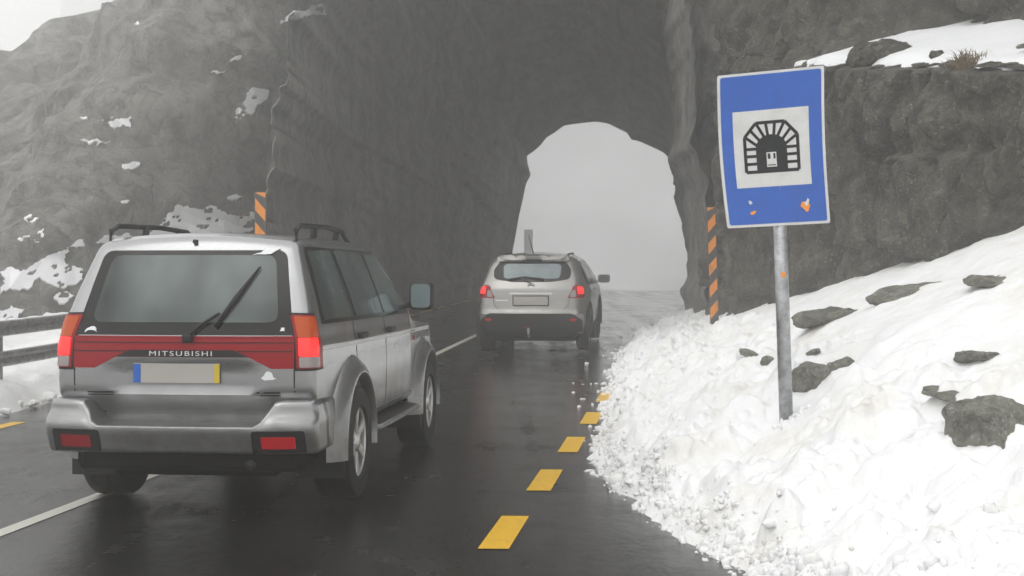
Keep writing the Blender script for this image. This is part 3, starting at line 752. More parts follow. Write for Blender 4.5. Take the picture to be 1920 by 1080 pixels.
# ---------------------------------------------------------------- guard rail on the left
gr = empty('guard_rail', (float(rail_x(14)), 14, rz(14)))
def rail_beam(zc, hh):
    V = []; yv = np.linspace(3, 20.6, 50)
    prof = [(.0, -.5), (.035, -.42), (.04, -.2), (.005, -.06), (.005, .06), (.04, .2), (.035, .42), (0, .5), (-.01, .5), (-.01, -.5)]
    for y in yv:
        for (o, z) in prof: V.append((float(rail_x(y)) + o - gr.location.x, y - 14, zc + z * hh + rz(y) - gr.location.z))
    n = len(prof); F = []
    for j in range(len(yv) - 1):
        for i in range(n): a, b = j * n + i, j * n + (i + 1) % n; F.append((a, b, b + n, a + n))
    return V, F
for zc in (.80, .47):
    V, F = rail_beam(zc, .17); from_py('rail_beam', V, F, M_steel, gr)
for y in np.arange(4, 20.6, 2.6):
    bm = bmesh.new(); x = float(rail_x(y)) - gr.location.x; box(bm, x - .12, x - .012, y - 14 - .04, y - 14 + .04, -.2 + rz(y), .86 + rz(y) - gr.location.z, .006); from_bm('rail_post', bm, M_steel, gr)
tag(gr, 'two beam galvanised guard rail along the left snow verge', 'guard rail')

# ================================================================ vehicles
def rbox(hx, y0, y1, z0, z1, r, nx_=28, ny_=90, nz_=36):
    """rounded box surface, dense near its edges: returns merged bmesh in metric space"""
    def ax(a, b, n):
        e = list(np.linspace(a, a + r, 6)); f = list(np.linspace(b - r, b, 6)); return np.array(sorted(set(np.round(e + list(np.linspace(a + r, b - r, n))[1:-1] + f, 6))))
    X, Y, Z = ax(-hx, hx, nx_), ax(y0, y1, ny_), ax(z0, z1, nz_)
    lo = np.array([-hx + r, y0 + r, z0 + r]); hi = np.array([hx - r, y1 - r, z1 - r])
    idx = {}; V = []; F = []
    def vid(p):
        k = tuple(np.round(p, 5))
        if k not in idx:
            q_ = np.clip(p, lo, hi); dlt = np.array(p) - q_; n = np.linalg.norm(dlt); idx[k] = len(V); V.append(q_ + dlt / n * r if n > 0 else p)
        return idx[k]
    for x in (-hx, hx):
        for j in range(len(Y) - 1):
            for k in range(len(Z) - 1):
                f = [vid((x, Y[j], Z[k])), vid((x, Y[j + 1], Z[k])), vid((x, Y[j + 1], Z[k + 1])), vid((x, Y[j], Z[k + 1]))]; F.append(f if x > 0 else f[::-1])
    for y in (y0, y1):
        for i in range(len(X) - 1):
            for k in range(len(Z) - 1):
                f = [vid((X[i], y, Z[k])), vid((X[i + 1], y, Z[k])), vid((X[i + 1], y, Z[k + 1])), vid((X[i], y, Z[k + 1]))]; F.append(f if y < (y0 + y1) / 2 else f[::-1])
    for z in (z0, z1):
        for i in range(len(X) - 1):
            for j in range(len(Y) - 1):
                f = [vid((X[i], Y[j], z)), vid((X[i + 1], Y[j], z)), vid((X[i + 1], Y[j + 1], z)), vid((X[i], Y[j + 1], z))]; F.append(f if z > (z0 + z1) / 2 else f[::-1])
    return np.array(V), F
def cut_arches(o, axles, zc, R, x_in):
    for y in axles:
        for s in (-1, 1):
            bm = bmesh.new(); bmesh.ops.create_cone(bm, cap_ends=True, segments=48, radius1=R, radius2=R, depth=.8, matrix=Matrix.Translation((s * (x_in + .4), y, zc)) @ Matrix.Rotation(math.pi / 2, 4, 'Y'))
            me = bpy.data.meshes.new('cut'); bm.to_mesh(me); bm.free(); c = bpy.data.objects.new('cut', me); C.objects.link(c)
            md = o.modifiers.new('b', 'BOOLEAN'); md.object = c; md.operation = 'DIFFERENCE'; md.solver = 'EXACT'
            bpy.context.view_layer.update(); dg = bpy.context.evaluated_depsgraph_get(); nm = bpy.data.meshes.new_from_object(o.evaluated_get(dg))
            o.modifiers.clear(); old = o.data; o.data = nm; bpy.data.objects.remove(c); bpy.data.meshes.remove(old)
    me = o.data; me.materials.clear(); me.materials.append(o['m0_']) if False else None
def blacken_wells(o, axles, zc, R, x_out, z_low):
    for p in o.data.polygons:
        c = p.center
        inw = any((c.y - y) ** 2 + (c.z - zc) ** 2 < (R + .004) ** 2 for y in axles) and abs(c.x) < x_out
        p.material_index = 1 if (inw or (c.z < z_low and p.normal.z < -.6)) else 0
class Car:
    def __init__(s, root, body):
        s.root = root; me = body.data; s.bvh = BVHTree.FromPolygons([tuple(v.co) for v in me.vertices], [tuple(p.vertices) for p in me.polygons]); s.body = body
    def proj(s, kind, lift):
        def fn(a, b, h):
            if kind == 'rear': o, d = Vector((a, -3, b)), Vector((0, 1, 0))
            elif kind == 'right': o, d = Vector((3, a, b)), Vector((-1, 0, 0))
            elif kind == 'left': o, d = Vector((-3, a, b)), Vector((1, 0, 0))
            elif kind == 'front': o, d = Vector((a, 9, b)), Vector((0, -1, 0))
            elif kind == 'top': o, d = Vector((a, b, 4)), Vector((0, 0, -1))
            elif kind == 'cornr': o, d = Vector((a * .7071 + 2, a * .7071 - 2, b)), Vector((-.7071, .7071, 0))
            elif kind == 'cornl': o, d = Vector((-a * .7071 - 2, a * .7071 - 2, b)), Vector((.7071, .7071, 0))
            r = s.bvh.ray_cast(o, d, 8)
            if r[0] is None: return None
            n = r[1] if r[1].dot(d) < 0 else -r[1]
            n = (n * .6 - d * .4).normalized() if n.dot(-d) > .3 else -d
            return r[0] + n * (lift + h)
        return fn
    def patch(s, name, poly, kind, lift, mat, parent=None, thick=.006, step=.05, smooth=True):
        if isinstance(poly[0][0], (list, tuple)):
            for pl in poly: o = s.patch(name, pl, kind, lift, mat, parent, thick, step, smooth)
            return o
        bm = bmesh.new(); patch_mesh(poly, step, s.proj(kind, lift), thick, bm)
        o = from_bm(name, bm, mat, parent or s.root, smooth=False)
        if smooth:
            o.data.polygons.foreach_set('use_smooth', [True] * len(o.data.polygons)); shade_angle(o)
        return o
def shade_angle(o, ang=35):
    bm = bmesh.new(); bm.from_mesh(o.data)
    for e in bm.edges:
        if len(e.link_faces) == 2 and e.calc_face_angle(0) > math.radians(ang): e.smooth = False
    bm.to_mesh(o.data); bm.free()
def line(pts, wd):
    """thin polygon strip round an open polyline"""
    P = [Vector(p) for p in pts]; A, Bb = [], []
    for i, p in enumerate(P):
        d = (P[min(i + 1, len(P) - 1)] - P[max(i - 1, 0)]).normalized(); n = Vector((-d.y, d.x)) * wd / 2; A.append(tuple(p + n)); Bb.append(tuple(p - n))
    return A + Bb[::-1]
def wheel(root, x, y, z, R, wd, rimR, side, spokes, steer=0):
    w_ = empty('wheel', (x, y, z)); w_.parent = root
    if steer: w_.rotation_euler = (0, 0, steer)
    h = wd / 2; bm = bmesh.new()
    lathe_x(bm, [(-h * .8, rimR), (-h * .98, rimR + .02), (-h, (R + rimR) / 2), (-h * .93, R * .955), (-h * .8, R * .99), (-h * .4, R), (-h * .38, R - .008), (-h * .3, R - .008), (-h * .28, R), (h * .28, R), (h * .3, R - .008), (h * .38, R - .008), (h * .4, R), (h * .8, R * .99), (h * .93, R * .955), (h, (R + rimR) / 2), (h * .98, rimR + .02), (h * .8, rimR)], 48)
    t = from_bm('tyre', bm, M_tyre, w_, smooth=True); shade_angle(t)
    bm = bmesh.new(); s = side
    lathe_x(bm, [(-s * h * .8, rimR), (s * h * .2, rimR * .93), (s * h * .78, rimR * .95), (s * h * .84, rimR * 1.02), (s * h * .8, rimR * 1.03)], 48)
    for k in range(spokes):
        M = Matrix.Rotation(2 * math.pi * k / spokes, 4, 'X'); 
        t_ = bmesh.new(); bmesh.ops.create_cube(t_, size=1)
        for v in t_.verts:
            far = v.co.z > 0; v.co = Vector(((s * h * (.74 if far else .66)) + (v.co.x) * .02, v.co.y * (rimR * (.34 if far else .24)), rimR * .95 if far else rimR * .2))
        bmesh.ops.bevel(t_, geom=list(t_.edges), offset=.005, segments=1, affect='EDGES'); t_.transform(M)
        me = bpy.data.meshes.new('t'); t_.to_mesh(me); t_.free(); bm.from_mesh(me); bpy.data.meshes.remove(me)
    r = lathe_x(bm, [(s * h * .45, rimR * .36), (s * h * .72, rimR * .34), (s * h * .86, rimR * .2), (s * h * .88, .001)], 24)
    o = from_bm('rim', bm, M_alloy, w_, smooth=True); shade_angle(o)
    bm = bmesh.new(); lathe_x(bm, [(s * h * .1, rimR * .93), (s * h * .12, .001)], 32); from_bm('brake_disc', bm, M_dark, w_)
    return w_
def text_mesh(txt, size, extrude=.002):
    cu = bpy.data.curves.new('t', 'FONT'); cu.body = txt; cu.size = size; cu.extrude = extrude; cu.align_x = 'CENTER'; cu.align_y = 'CENTER'; cu.space_character = 1.25
    o = bpy.data.objects.new('t', cu); C.objects.link(o); bpy.context.view_layer.update()
    me = bpy.data.meshes.new_from_object(o.evaluated_get(bpy.context.evaluated_depsgraph_get())); bpy.data.objects.remove(o); bpy.data.curves.remove(cu); return me
def mirror(root, side, y, z, hx, mat, sx_=.115, sz=.165, glass=M_mirror):
    m = None; V, F = rbox(sx_, -.07, .07, -sz / 2, sz / 2, .045, 6, 3, 5)
    bm = bmesh.new(); vs = [bm.verts.new((side * hx + p[0], y + p[1] * (1.1 if p[1] > 0 else .6), z + p[2])) for p in V]
    for f in F: bm.faces.new([vs[k] for k in f])
    tube(bm, [(side * (hx - sx_ * 1.0), y + .02, z - sz * .3), (side * (hx - sx_ - .09), y + .05, z - sz * .45)], .022, 8)
    o = from_bm('side_mirror', bm, mat, root, smooth=True)
    rp_ = rounded([(side * hx - sx_ * .80, z - sz * .41), (side * hx + sx_ * .80, z - sz * .41), (side * hx + sx_ * .80, z + sz * .41), (side * hx - sx_ * .80, z + sz * .41)], .04); bm = bmesh.new(); patch_mesh(rp_, .04, lambda a, b, h: Vector((a, y - .046 - h, b)), .006, bm); from_bm('mirror_glass', bm, glass, o)
    return o
def plate_part(root, x, y, z, wd=.52, ht=.115, bands=True, tilt=0):
    bm = bmesh.new(); box(bm, x - wd / 2, x + wd / 2, y - .006, y, z - ht / 2, z + ht / 2, .003); p = from_bm('number_plate', bm, M_plate, root)
    if bands:
        bm = bmesh.new(); box(bm, x - wd / 2 + .002, x - wd / 2 + .045, y - .0085, y - .0065, z - ht / 2 + .003, z + ht / 2 - .003); from_bm('blue_band', bm, M_blue, p)
        bm = bmesh.new(); box(bm, x + wd / 2 - .032, x + wd / 2 - .002, y - .0085, y - .0065, z - ht / 2 + .003, z + ht / 2 - .003); from_bm('yellow_band', bm, M_yellow, p)
    return p

# ---------------------------------------------------------------- the silver off-roader
suv = empty('off_road_car', (-1.925, 7.72, 0), -math.radians(5.9))
tag(suv, 'silver boxy off-road car with lit brake lamps driving nearest to the camera', 'car', 'cars driving into the tunnel')
Ls = 4.5; AX = (.93, 3.65)
V, F = rbox(.8, 0, Ls, .44, 1.70, .055, 26, 110, 40); P = V.copy()
ny0 = P[:, 1] / Ls; x, y, z = P[:, 0], P[:, 1], P[:, 2]
top = np.interp(y, [0, .25, 1.2, 2.1, 2.35, 3.15, 3.3, 4.2, 4.5], [1.655, 1.685, 1.70, 1.685, 1.655, 1.145, 1.10, 1.02, .94]); top = sm(top, 1) if False else top
top = top - .035 * (x / .8) ** 2
zb = .92; zz = np.where(z < zb, z, zb + (z - zb) / (1.70 - zb) * (top - zb))
wz = np.interp(zz, [.40, .55, .80, 1.0, 1.14, 1.3, 1.5, 1.62, 1.72], [.775, .80, .81, .80, .785, .742, .677, .635, .60])
hood = sstep(3.0, 3.4, y); wz = lerp(wz, np.interp(zz, [.4, .6, .9, 1.1], [.78, .80, .80, .76]), hood)
wz = wz * (1 - .10 * sstep(3.9, 4.5, y) ** 2) * (1 - .035 * (1 - sstep(0, .9, y)))
rear = np.interp(zz, [.4, .60, .74, .9, 1.06, 1.20, 1.4, 1.58, 1.72], [.19, .15, .035, .03, .04, .085, .17, .255, .33])
rear = rear + .05 * (np.abs(x) / .8) ** 2.5
# scooped tailgate centre with a lip below the number plate
scoop = sstep(.50, .40, np.abs(x)) * (sstep(.70, .735, zz) * (1 - sstep(.90, .955, zz))) if False else (1 - sstep(.36, .50, np.abs(x))) * sstep(.715, .76, zz) * (1 - sstep(.88, .94, zz))
front = np.interp(zz, [.4, .7, 1.0, 1.2, 1.7], [4.40, 4.5, 4.45, 4.5, 4.5]) - .25 * (np.abs(x) / .8) ** 3
yw = rear * (1 - sstep(0, .6, y)) + scoop * .028 * (y < .12) + lerp(y, y, 0); yw = np.where(y > 4.0, yw - (Ls - front) * sstep(4.0, 4.5, y), yw)
yw = np.where(y < .6, rear * (1 - y / .6) + y + scoop * .028 * (1 - np.clip(y / .12, 0, 1)), yw)
PV = np.c_[x / .8 * wz, yw, zz]
# shoulder crease along the side
PV[:, 0] += np.sign(PV[:, 0]) * .008 * np.exp(-((zz - 1.0) / .03) ** 2) * (np.abs(x) > .7)
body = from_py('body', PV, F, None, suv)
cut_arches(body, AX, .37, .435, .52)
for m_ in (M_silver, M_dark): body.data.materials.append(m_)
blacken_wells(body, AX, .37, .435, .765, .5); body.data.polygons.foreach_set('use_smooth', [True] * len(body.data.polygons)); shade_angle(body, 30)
car = Car(suv, body)
# rear glass: black surround and pane
sur = rounded([(-.655, 1.078), (.655, 1.078), (.56, 1.575), (-.56, 1.575)], [.02, .02, .06, .06])
rw = car.patch('rear_window', sur, 'rear', .004, M_gloss)
pane = rounded([(-.565, 1.15), (.565, 1.15), (.50, 1.545), (-.50, 1.545)], [.07, .07, .06, .06])
car.patch('pane', pane, 'rear', .007, M_glass, rw, .004)
# snow flecks and small stickers on the window
car.patch('snow_fleck', [jag([(-.60, 1.088), (-.52, 1.09), (-.53, 1.115), (-.56, 1.125)], .2, 2, 2), jag([(.36, 1.545), (.50, 1.572), (.52, 1.585), (.42, 1.57)], .15, 2, 3), jag([(.575, 1.10), (.60, 1.10), (.60, 1.122), (.58, 1.122)], .15, 2, 5)], 'rear', .012, M_snow, rw, .006, .03)
# red reflector panel
red = [(-.66, 1.072), (.66, 1.072), (.66, .885), (.53, .885), (.40, .95), (-.40, .95), (-.53, .885), (-.66, .885)]
rp = car.patch('reflector_panel', red, 'rear', .008, M_red, None, .012)
car.patch('panel_rib', [line([(-.655, 1.068), (.655, 1.068)], .006)], 'rear', .012, M_red, rp, .006)
car.patch('panel_rib', [line([(-.655, 1.035), (.655, 1.035)], .005), line([(-.655, .985), (-.33, .985)], .006), line([(.33, .985), (.655, .985)], .006)], 'rear', .011, M_black, rp, .005)
car.patch('badge_bar', [(-.40, .952), (.40, .952), (.31, .992), (-.31, .992)], 'rear', .013, M_black, rp, .01)
me = text_mesh('MITSUBISHI', .040, .001); me.transform(Matrix.Diagonal((1.55, 1, 1, 1)))
o = link('lettering', me, M_chrome, rp, smooth=False); hp = car.proj('rear', .016)(0, .971, 0); o.location = (0, hp.y - .004, .971); o.rotation_euler = (math.radians(88), 0, 0)
# tail lights wrapping round the corner
for s, kd in ((1, 'cornr'), (-1, 'cornl')):
    q0 = (.665 + .0) ; c0 = car.proj('rear', 0)(s * .668, 1.0, 0)
    a0 = (abs(c0.x) + c0.y) * .7071; a1 = a0 + .19
    car.patch('lamp_gasket', rounded([(a0 - .012, .872), (a1 + .022, .872), (a1 + .010, 1.02), (a1 - .02, 1.125), (a1 - .045, 1.203), (a0 - .012, 1.208)], .012), kd, .006, M_black, None, .01, .03)
    hl = car.patch('tail_light', rounded([(a0, .885), (a1 + .012, .885), (a1, 1.02), (a1 - .03, 1.12), (a1 - .055, 1.19), (a0 + .0, 1.195)], .012), kd, .010, M_red, None, .014, .03)
    car.patch('indicator_lens', rounded([(a0 + .012, 1.065), (a1 - .045, 1.065), (a1 - .065, 1.18), (a0 + .012, 1.185)], .008), kd, .015, M_amber, hl, .008, .03)
    car.patch('brake_lens', rounded([(a0 + .012, .955), (a0 + .125, .955), (a0 + .125, 1.062), (a0 + .012, 1.062)], .010), kd, .016, M_redlit, hl, .008, .03)
    car.patch('reversing_lens', rounded([(a0 + .012, .892), (a0 + .14, .892), (a0 + .14, .952), (a0 + .012, .952)], .008), kd, .015, M_clear, hl, .008, .03)
# number plate and tailgate details
plate_part(suv, -.035, car.proj('rear', 0)(0, .82, 0).y - .012, .855)
car.patch('tailgate_seam', [line([(.662, 1.07), (.662, .75), (.62, .66), (.50, .615)], .008), line([(-.662, .885), (-.662, .75), (-.62, .66), (-.50, .615)], .008)], 'rear', .0015, M_black, None, .004)
car.patch('badge', [line([(-.58, .742), (-.42, .742)], .008), line([(-.58, .728), (-.42, .728)], .006)], 'rear', .002, M_dark, None, .003)
car.patch('badge', [line([(.44, .745), (.58, .745)], .008), line([(.46, .728), (.58, .728)], .006)], 'rear', .002, M_dark, None, .003)
car.patch('snow_fleck', jag([(.47, .83), (.56, .83), (.53, .862), (.50, .868)], .2, 2, 8), 'rear', .006, M_snow, None, .006, .03)
bm = bmesh.new(); wp = car.proj('rear', .03); P0 = wp(-.02 + .06, 1.06, 0)
tube(bm, [P0, wp(.11, 1.13, 0), wp(.22, 1.20, 0)], .009, 8)
wi = from_bm('rear_wiper', bm, M_black, suv, smooth=True)
bm = bmesh.new(); tube(bm, [wp(.20, 1.12, -.004), wp(.30, 1.28, -.004), wp(.42, 1.47, -.004)], .014, 8, radii=[.012, .017, .006]); from_bm('wiper_blade', bm, M_black, wi, smooth=True)
bm = bmesh.new(); box(bm, P0.x - .03, P0.x + .03, P0.y - .015, P0.y + .04, P0.z - .025, P0.z + .02, .01); from_bm('wiper_pivot', bm, M_black, wi)
bm = bmesh.new(); pn = car.proj('rear', .008)(.0, 1.625, 0); box(bm, pn.x - .012, pn.x + .012, pn.y - .02, pn.y + .03, pn.z - .012, pn.z + .012, .005); from_bm('washer_nozzle', bm, M_black, suv)
# bumper
V, F = rbox(.815, -.10, .50, .395, .72, .035, 40, 20, 14)
ax_ = np.abs(V[:, 0]); tp = lerp(.565, .705, sstep(.46, .60, ax_)); 
zz = np.where(V[:, 2] > .50, .50 + (V[:, 2] - .50) / .22 * (tp - .50), V[:, 2])
yy_ = V[:, 1] + .10 * (ax_ / .84) ** 4 * (V[:, 1] < .2) + .05 * sstep(.57, .64, zz) * (V[:, 1] < .1) * (1) + .045 * (1 - sstep(.40, .55, zz)) * (V[:, 1] < .2)
xx = V[:, 0] * (1 + .0 * V[:, 1]) * (1 - .02 * sstep(.58, .7, zz)) 
BV = np.c_[xx, yy_, zz]; keep = None
bp = from_py('rear_bumper', BV, F, None, suv)
cut_arches(bp, AX[:1], .37, .435, .52); bp.data.materials.append(M_silver); bp.data.materials.append(M_dark); blacken_wells(bp, AX[:1], .37, .435, .81, .40)
bp.data.polygons.foreach_set('use_smooth', [True] * len(bp.data.polygons)); shade_angle(bp, 35)
bcar = Car(suv, bp)
for s in (-1, 1):
    cxl = s * .60; h_ = bcar.patch('fog_light', rounded([(cxl - .15, .390), (cxl + .15, .390), (cxl + .15, .538), (cxl - .15, .538)], .02), 'rear', .006, M_black, bp, .01, .04)
    bcar.patch('fog_lens', rounded([(cxl - .095, .435), (cxl + .095, .435), (cxl + .095, .505), (cxl - .095, .505)], .008), 'rear', .011, M_redlit2 if s > 0 else M_red, bp, .006, .04)
# underbody, tow bar, tank, mud flaps
bm = bmesh.new(); box(bm, -.62, .70, .02, 4.2, .29, .46, .03); box(bm, -.5, .5, .3, 4.0, .22, .40, .03); from_bm('underbody', bm, M_dark, suv)
bm = bmesh.new(); tube(bm, [(-.45, .93, .34), (.45, .93, .34)], .07, 10); tube(bm, [(.05, .8, .33), (.05, 1.1, .33)], .14, 10); from_bm('rear_axle', bm, M_dark, suv, smooth=True)
bm = bmesh.new(); tube(bm, [(.42, -.02, .33), (.42, .5, .36)], .03, 12); from_bm('exhaust_pipe', bm, M_black, suv, smooth=True)
for s in (-1, 1):
    for yb in (AX[0] - .45, AX[1] - .46):
        bm = bmesh.new(); box(bm, s * .72 - .14, s * .72 + .14, yb - .01, yb + .01, .19, .46, .004); from_bm('mud_flap', bm, M_black, suv)
# side windows
wins = {'quarter': [(.36, 1.16), (1.03, 1.16), (.95, 1.585), (.46, 1.575)], 'rear_door': [(1.15, 1.16), (2.0, 1.16), (1.86, 1.585), (1.06, 1.585)], 'front_door': [(2.07, 1.16), (2.93, 1.15), (2.80, 1.26), (2.34, 1.56), (1.93, 1.585)]}
for sd_ in ('right', 'left'):
    fr = rounded([(.31, 1.135), (3.03, 1.125), (2.84, 1.27), (2.38, 1.60), (.40, 1.60)], [.03, .03, .05, .08, .05])
    so_ = car.patch('window_surround', fr, sd_, .003, M_gloss)
    for nme, pl in wins.items(): car.patch('side_window', rounded(pl, .035), sd_, .0065, M_sglass, so_, .004)
    car.patch('door_seam', [line([(1.03, 1.13), (1.10, .86), (1.36, .62), (1.40, .50)], .007), line([(2.05, 1.13), (2.06, .5)], .007), line([(3.02, 1.12), (3.08, .95), (3.08, .75)], .007)], sd_, .0015, M_black, None, .004)
    car.patch('pinstripe', [line([(.12, 1.005), (4.1, .985)], .008), line([(.12, .985), (4.1, .965)], .006)], sd_, .003, M_swhite, None, .003, .08)
    car.patch('sill_trim', [line([(1.36, .475), (3.2, .475)], .05)], sd_, .012, M_silver, None, .015, .05)
    s = 1 if sd_ == 'right' else -1
    for yh in (1.24, 2.20):
        c = car.proj(sd_, .015)(yh, 1.03, 0); bm = bmesh.new(); box(bm, c.x - .016, c.x + .016, yh - .085, yh + .085, 1.01, 1.05, .008); from_bm('door_handle', bm, M_black, suv, smooth=False)
    car.patch('side_marker', rounded([(3.18, .90), (3.26, .90), (3.26, .94), (3.18, .94)], .01), sd_, .005, M_red, None, .004, .03)
    # running board
    bm = bmesh.new(); box(bm, s * .74 - .11, s * .74 + .12, 1.50, 3.02, .375, .405, .012); from_bm('running_board', bm, M_black, suv)
    bm = bmesh.new(); tube(bm, [(s * .70, 1.46, .40), (s * .87, 1.50, .385), (s * .875, 2.3, .385), (s * .87, 3.0, .385), (s * .72, 3.06, .40)], .020, 10); from_bm('board_rail', bm, M_silver, suv, smooth=True)
    # fender flares
    for k, ya in enumerate(AX):
        prof = [(.775, .56), (.805, .545), (.855, .50), (.880, .455), (.882, .435), (.865, .425), (.79, .425)]
        if k: prof = [(a - .005, r_ - .01) for a, r_ in prof]
        A = np.linspace(-30, 208, 44); V = []
        for a in A:
            ar = math.radians(a); ext = 1 + .22 * max(0, -math.sin(ar)) 
            for (px2, r_) in prof:
                yy2 = ya + math.cos(ar) * r_ * (1.0); z2 = .37 + math.sin(ar) * r_
                if a < 0: z2 = .37 + (math.sin(ar) * r_) * 1.0; yy2 = ya + r_ * (1.0) * (1 + .0) - .02 * (-math.sin(ar))
                if a > 180: z2 = .37 + math.sin(ar) * r_; yy2 = ya - r_ * 1.0 - .0
                V.append((s * (px2 if abs(math.sin(ar)) > -1 else px2), yy2, max(z2, .30 + .0)))
        f = from_py('wheel_flare', V, grid_faces(len(prof), len(A), flip=(s > 0)), M_silver, suv); shade_angle(f, 50)
    mirror(suv, s, 2.86, 1.265, .925, M_black, .095, .225)
    for k, ya in enumerate(AX): wheel(suv, s * .745, ya, .36, .36, .25, .215, s, 6)
    # roof rails
    pts = [(s * .585, .40, 1.61), (s * .58, .41, 1.70), (s * .575, .50, 1.732), (s * .57, 1.2, 1.745), (s * .56, 1.7, 1.73), (s * .555, 1.92, 1.655)]
    bm = bmesh.new(); tube(bm, pts, .017, 10, squash=1)
    for yr in (.9, 1.5):
        tube(bm, [(s * .56, yr, 1.65), (s * .56, yr + .03, 1.735)], .022, 8)
    from_bm('roof_rail', bm, M_black, suv, smooth=True)
# windscreen, headlights, front grille
car.patch('windscreen', rounded([(-.56, 2.42), (.56, 2.42), (.62, 3.10), (-.62, 3.10)], .06), 'top', .004, M_sglass, None, .004, .06)
for s in (-1, 1): car.patch('headlight', rounded([(s * .66, .72), (s * .38, .74), (s * .38, .88), (s * .66, .88)][::s], .02), 'front', .006, M_clear, None, .006)
car.patch('grille', rounded([(-.32, .70), (.32, .70), (.34, .87), (-.34, .87)], .02), 'front', .006, M_black)

# ---------------------------------------------------------------- the far crossover
YQ = 20.75
cro = empty('crossover_car', (.285, YQ, rz(YQ) - .01), -math.radians(7.0)); cro.rotation_euler = (math.atan(.0265), 0, -math.radians(7.0))
tag(cro, 'grey rounded crossover car with red lamps entering the tunnel ahead', 'car', 'cars driving into the tunnel')
Lq = 4.3; AQ = (.80, 3.43)
V, F = rbox(.89, 0, Lq, .24, 1.57, .13, 26, 90, 40); x, y, z = V.T
top = np.interp(y, [0, .35, 1.2, 1.9, 2.3, 3.15, 3.4, 4.1, 4.3], [1.49, 1.545, 1.575, 1.56, 1.52, 1.12, 1.04, .93, .82]) - .07 * (x / .89) ** 2
zb = .82; zz = np.where(z < zb, z, zb + (z - zb) / (1.57 - zb) * (top - zb))
wz = np.interp(zz, [.24, .4, .62, .80, .98, 1.12, 1.3, 1.45, 1.6], [.83, .87, .885, .885, .875, .84, .765, .70, .64])
wz = wz * (1 - .14 * sstep(3.5, 4.3, y) ** 2) * (1 - .07 * (1 - sstep(0, .9, y)))
rear = np.interp(zz, [.24, .40, .62, .68, .80, 1.0, 1.12, 1.3, 1.44, 1.5], [.10, .02, .0, .06, .08, .10, .16, .30, .37, .30]) + .13 * (np.abs(x) / .89) ** 2.6
front = 4.3 - .45 * (np.abs(x) / .89) ** 3
yw = np.where(y < .7, rear * (1 - y / .7) + y, y); yw = np.where(y > 3.7, yw - (Lq - front) * sstep(3.7, 4.3, y), yw)
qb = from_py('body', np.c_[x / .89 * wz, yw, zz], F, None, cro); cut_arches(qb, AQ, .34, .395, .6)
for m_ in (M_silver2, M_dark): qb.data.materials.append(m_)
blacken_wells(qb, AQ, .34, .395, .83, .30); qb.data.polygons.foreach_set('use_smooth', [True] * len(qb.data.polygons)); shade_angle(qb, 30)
q2 = Car(cro, qb)
rw = q2.patch('rear_window', rounded([(-.60, 1.16), (-.30, 1.115), (.30, 1.115), (.60, 1.16), (.62, 1.30), (.52, 1.43), (-.52, 1.43), (-.62, 1.30)], .06), 'rear', .005, M_gloss)
q2.patch('pane', rounded([(-.44, 1.165), (.44, 1.165), (.46, 1.36), (.40, 1.395), (-.40, 1.395), (-.46, 1.36)], .06), 'rear', .009, M_glass2, rw)
q2.patch('spoiler', rounded([(-.56, 1.445), (.56, 1.445), (.54, 1.50), (-.54, 1.50)], .02), 'rear', .05, M_silver2, None, .06, .05)
q2.patch('high_brake_light', rounded([(-.15, 1.455), (.15, 1.455), (.15, 1.475), (-.15, 1.475)], .005), 'rear', .054, M_gloss, None, .004, .05)
bm = bmesh.new(); pw = q2.proj('rear', .025); tube(bm, [pw(0, 1.10, 0), pw(-.12, 1.15, 0)], .012, 8); tube(bm, [pw(-.36, 1.145, 0), pw(-.1, 1.185, 0), pw(.20, 1.15, 0)], .014, 8); from_bm('rear_wiper', bm, M_black, cro, smooth=True)
bm = bmesh.new(); pb = q2.proj('rear', .012)(0, 1.07, 0)
for k in range(24):
    a, b = 2 * math.pi * k / 24, 2 * math.pi * (k + 1) / 24; box_ = None
    tube(bm, [(pb.x + .045 * math.cos(a), pb.y, pb.z + .035 * math.sin(a)), (pb.x + .045 * math.cos(b), pb.y, pb.z + .035 * math.sin(b))], .006, 6)
box(bm, pb.x - .06, pb.x + .06, pb.y - .008, pb.y + .008, pb.z - .008, pb.z + .008); from_bm('badge', bm, M_chrome, cro)
q2.patch('tailgate_handle', rounded([(-.33, .925), (.33, .925), (.33, .95), (-.33, .95)], .01), 'rear', .02, M_chrome, None, .02)
q2.patch('plate_recess', rounded([(-.31, .73), (.31, .73), (.36, .92), (-.36, .92)], .03), 'rear', .004, M_silver2, None, .006)
yp = q2.proj('rear', 0)(0, .83, 0).y; plate_part(cro, 0, yp - .018, .825, .54, .135, False)
bm = bmesh.new()
for (a, b, c, d_) in ((-.285, .285, .895, .905), (-.285, .285, .745, .755), (-.285, -.272, .755, .895), (.272, .285, .755, .895)): box(bm, a, b, yp - .024, yp - .012, c, d_)
from_bm('plate_frame', bm, M_black, cro)
for s, kd in ((1, 'cornr'), (-1, 'cornl')):
    ci = q2.proj('rear', 0)(s * .56, .95, 0); a0 = (abs(ci.x) + ci.y) * .7071; co_ = a0 + .30
    tl = q2.patch('tail_light', rounded([(a0, .865), (co_ - .05, .865), (co_ + .02, .90), (co_, 1.00), (a0 + .17, 1.075), (a0 + .10, 1.045)], .02), kd, .008, M_red, None, .012, .04)
    q2.patch('brake_lens', rounded([(a0 + .15, .93), (a0 + .27, .93), (a0 + .27, 1.03), (a0 + .16, 1.045)], .02), kd, .013, M_redlit, tl, .006, .04)
    q2.patch('reversing_lens', rounded([(a0 + .03, .88), (a0 + .12, .88), (a0 + .12, .99), (a0 + .06, .98)], .02), kd, .013, M_clear, tl, .006, .04)
q2.patch('tailgate_seam', [line([(-.60, .86), (-.58, .75), (-.52, .69)], .008), line([(.60, .86), (.58, .75), (.52, .69)], .008)], 'rear', .002, M_black, None, .003)
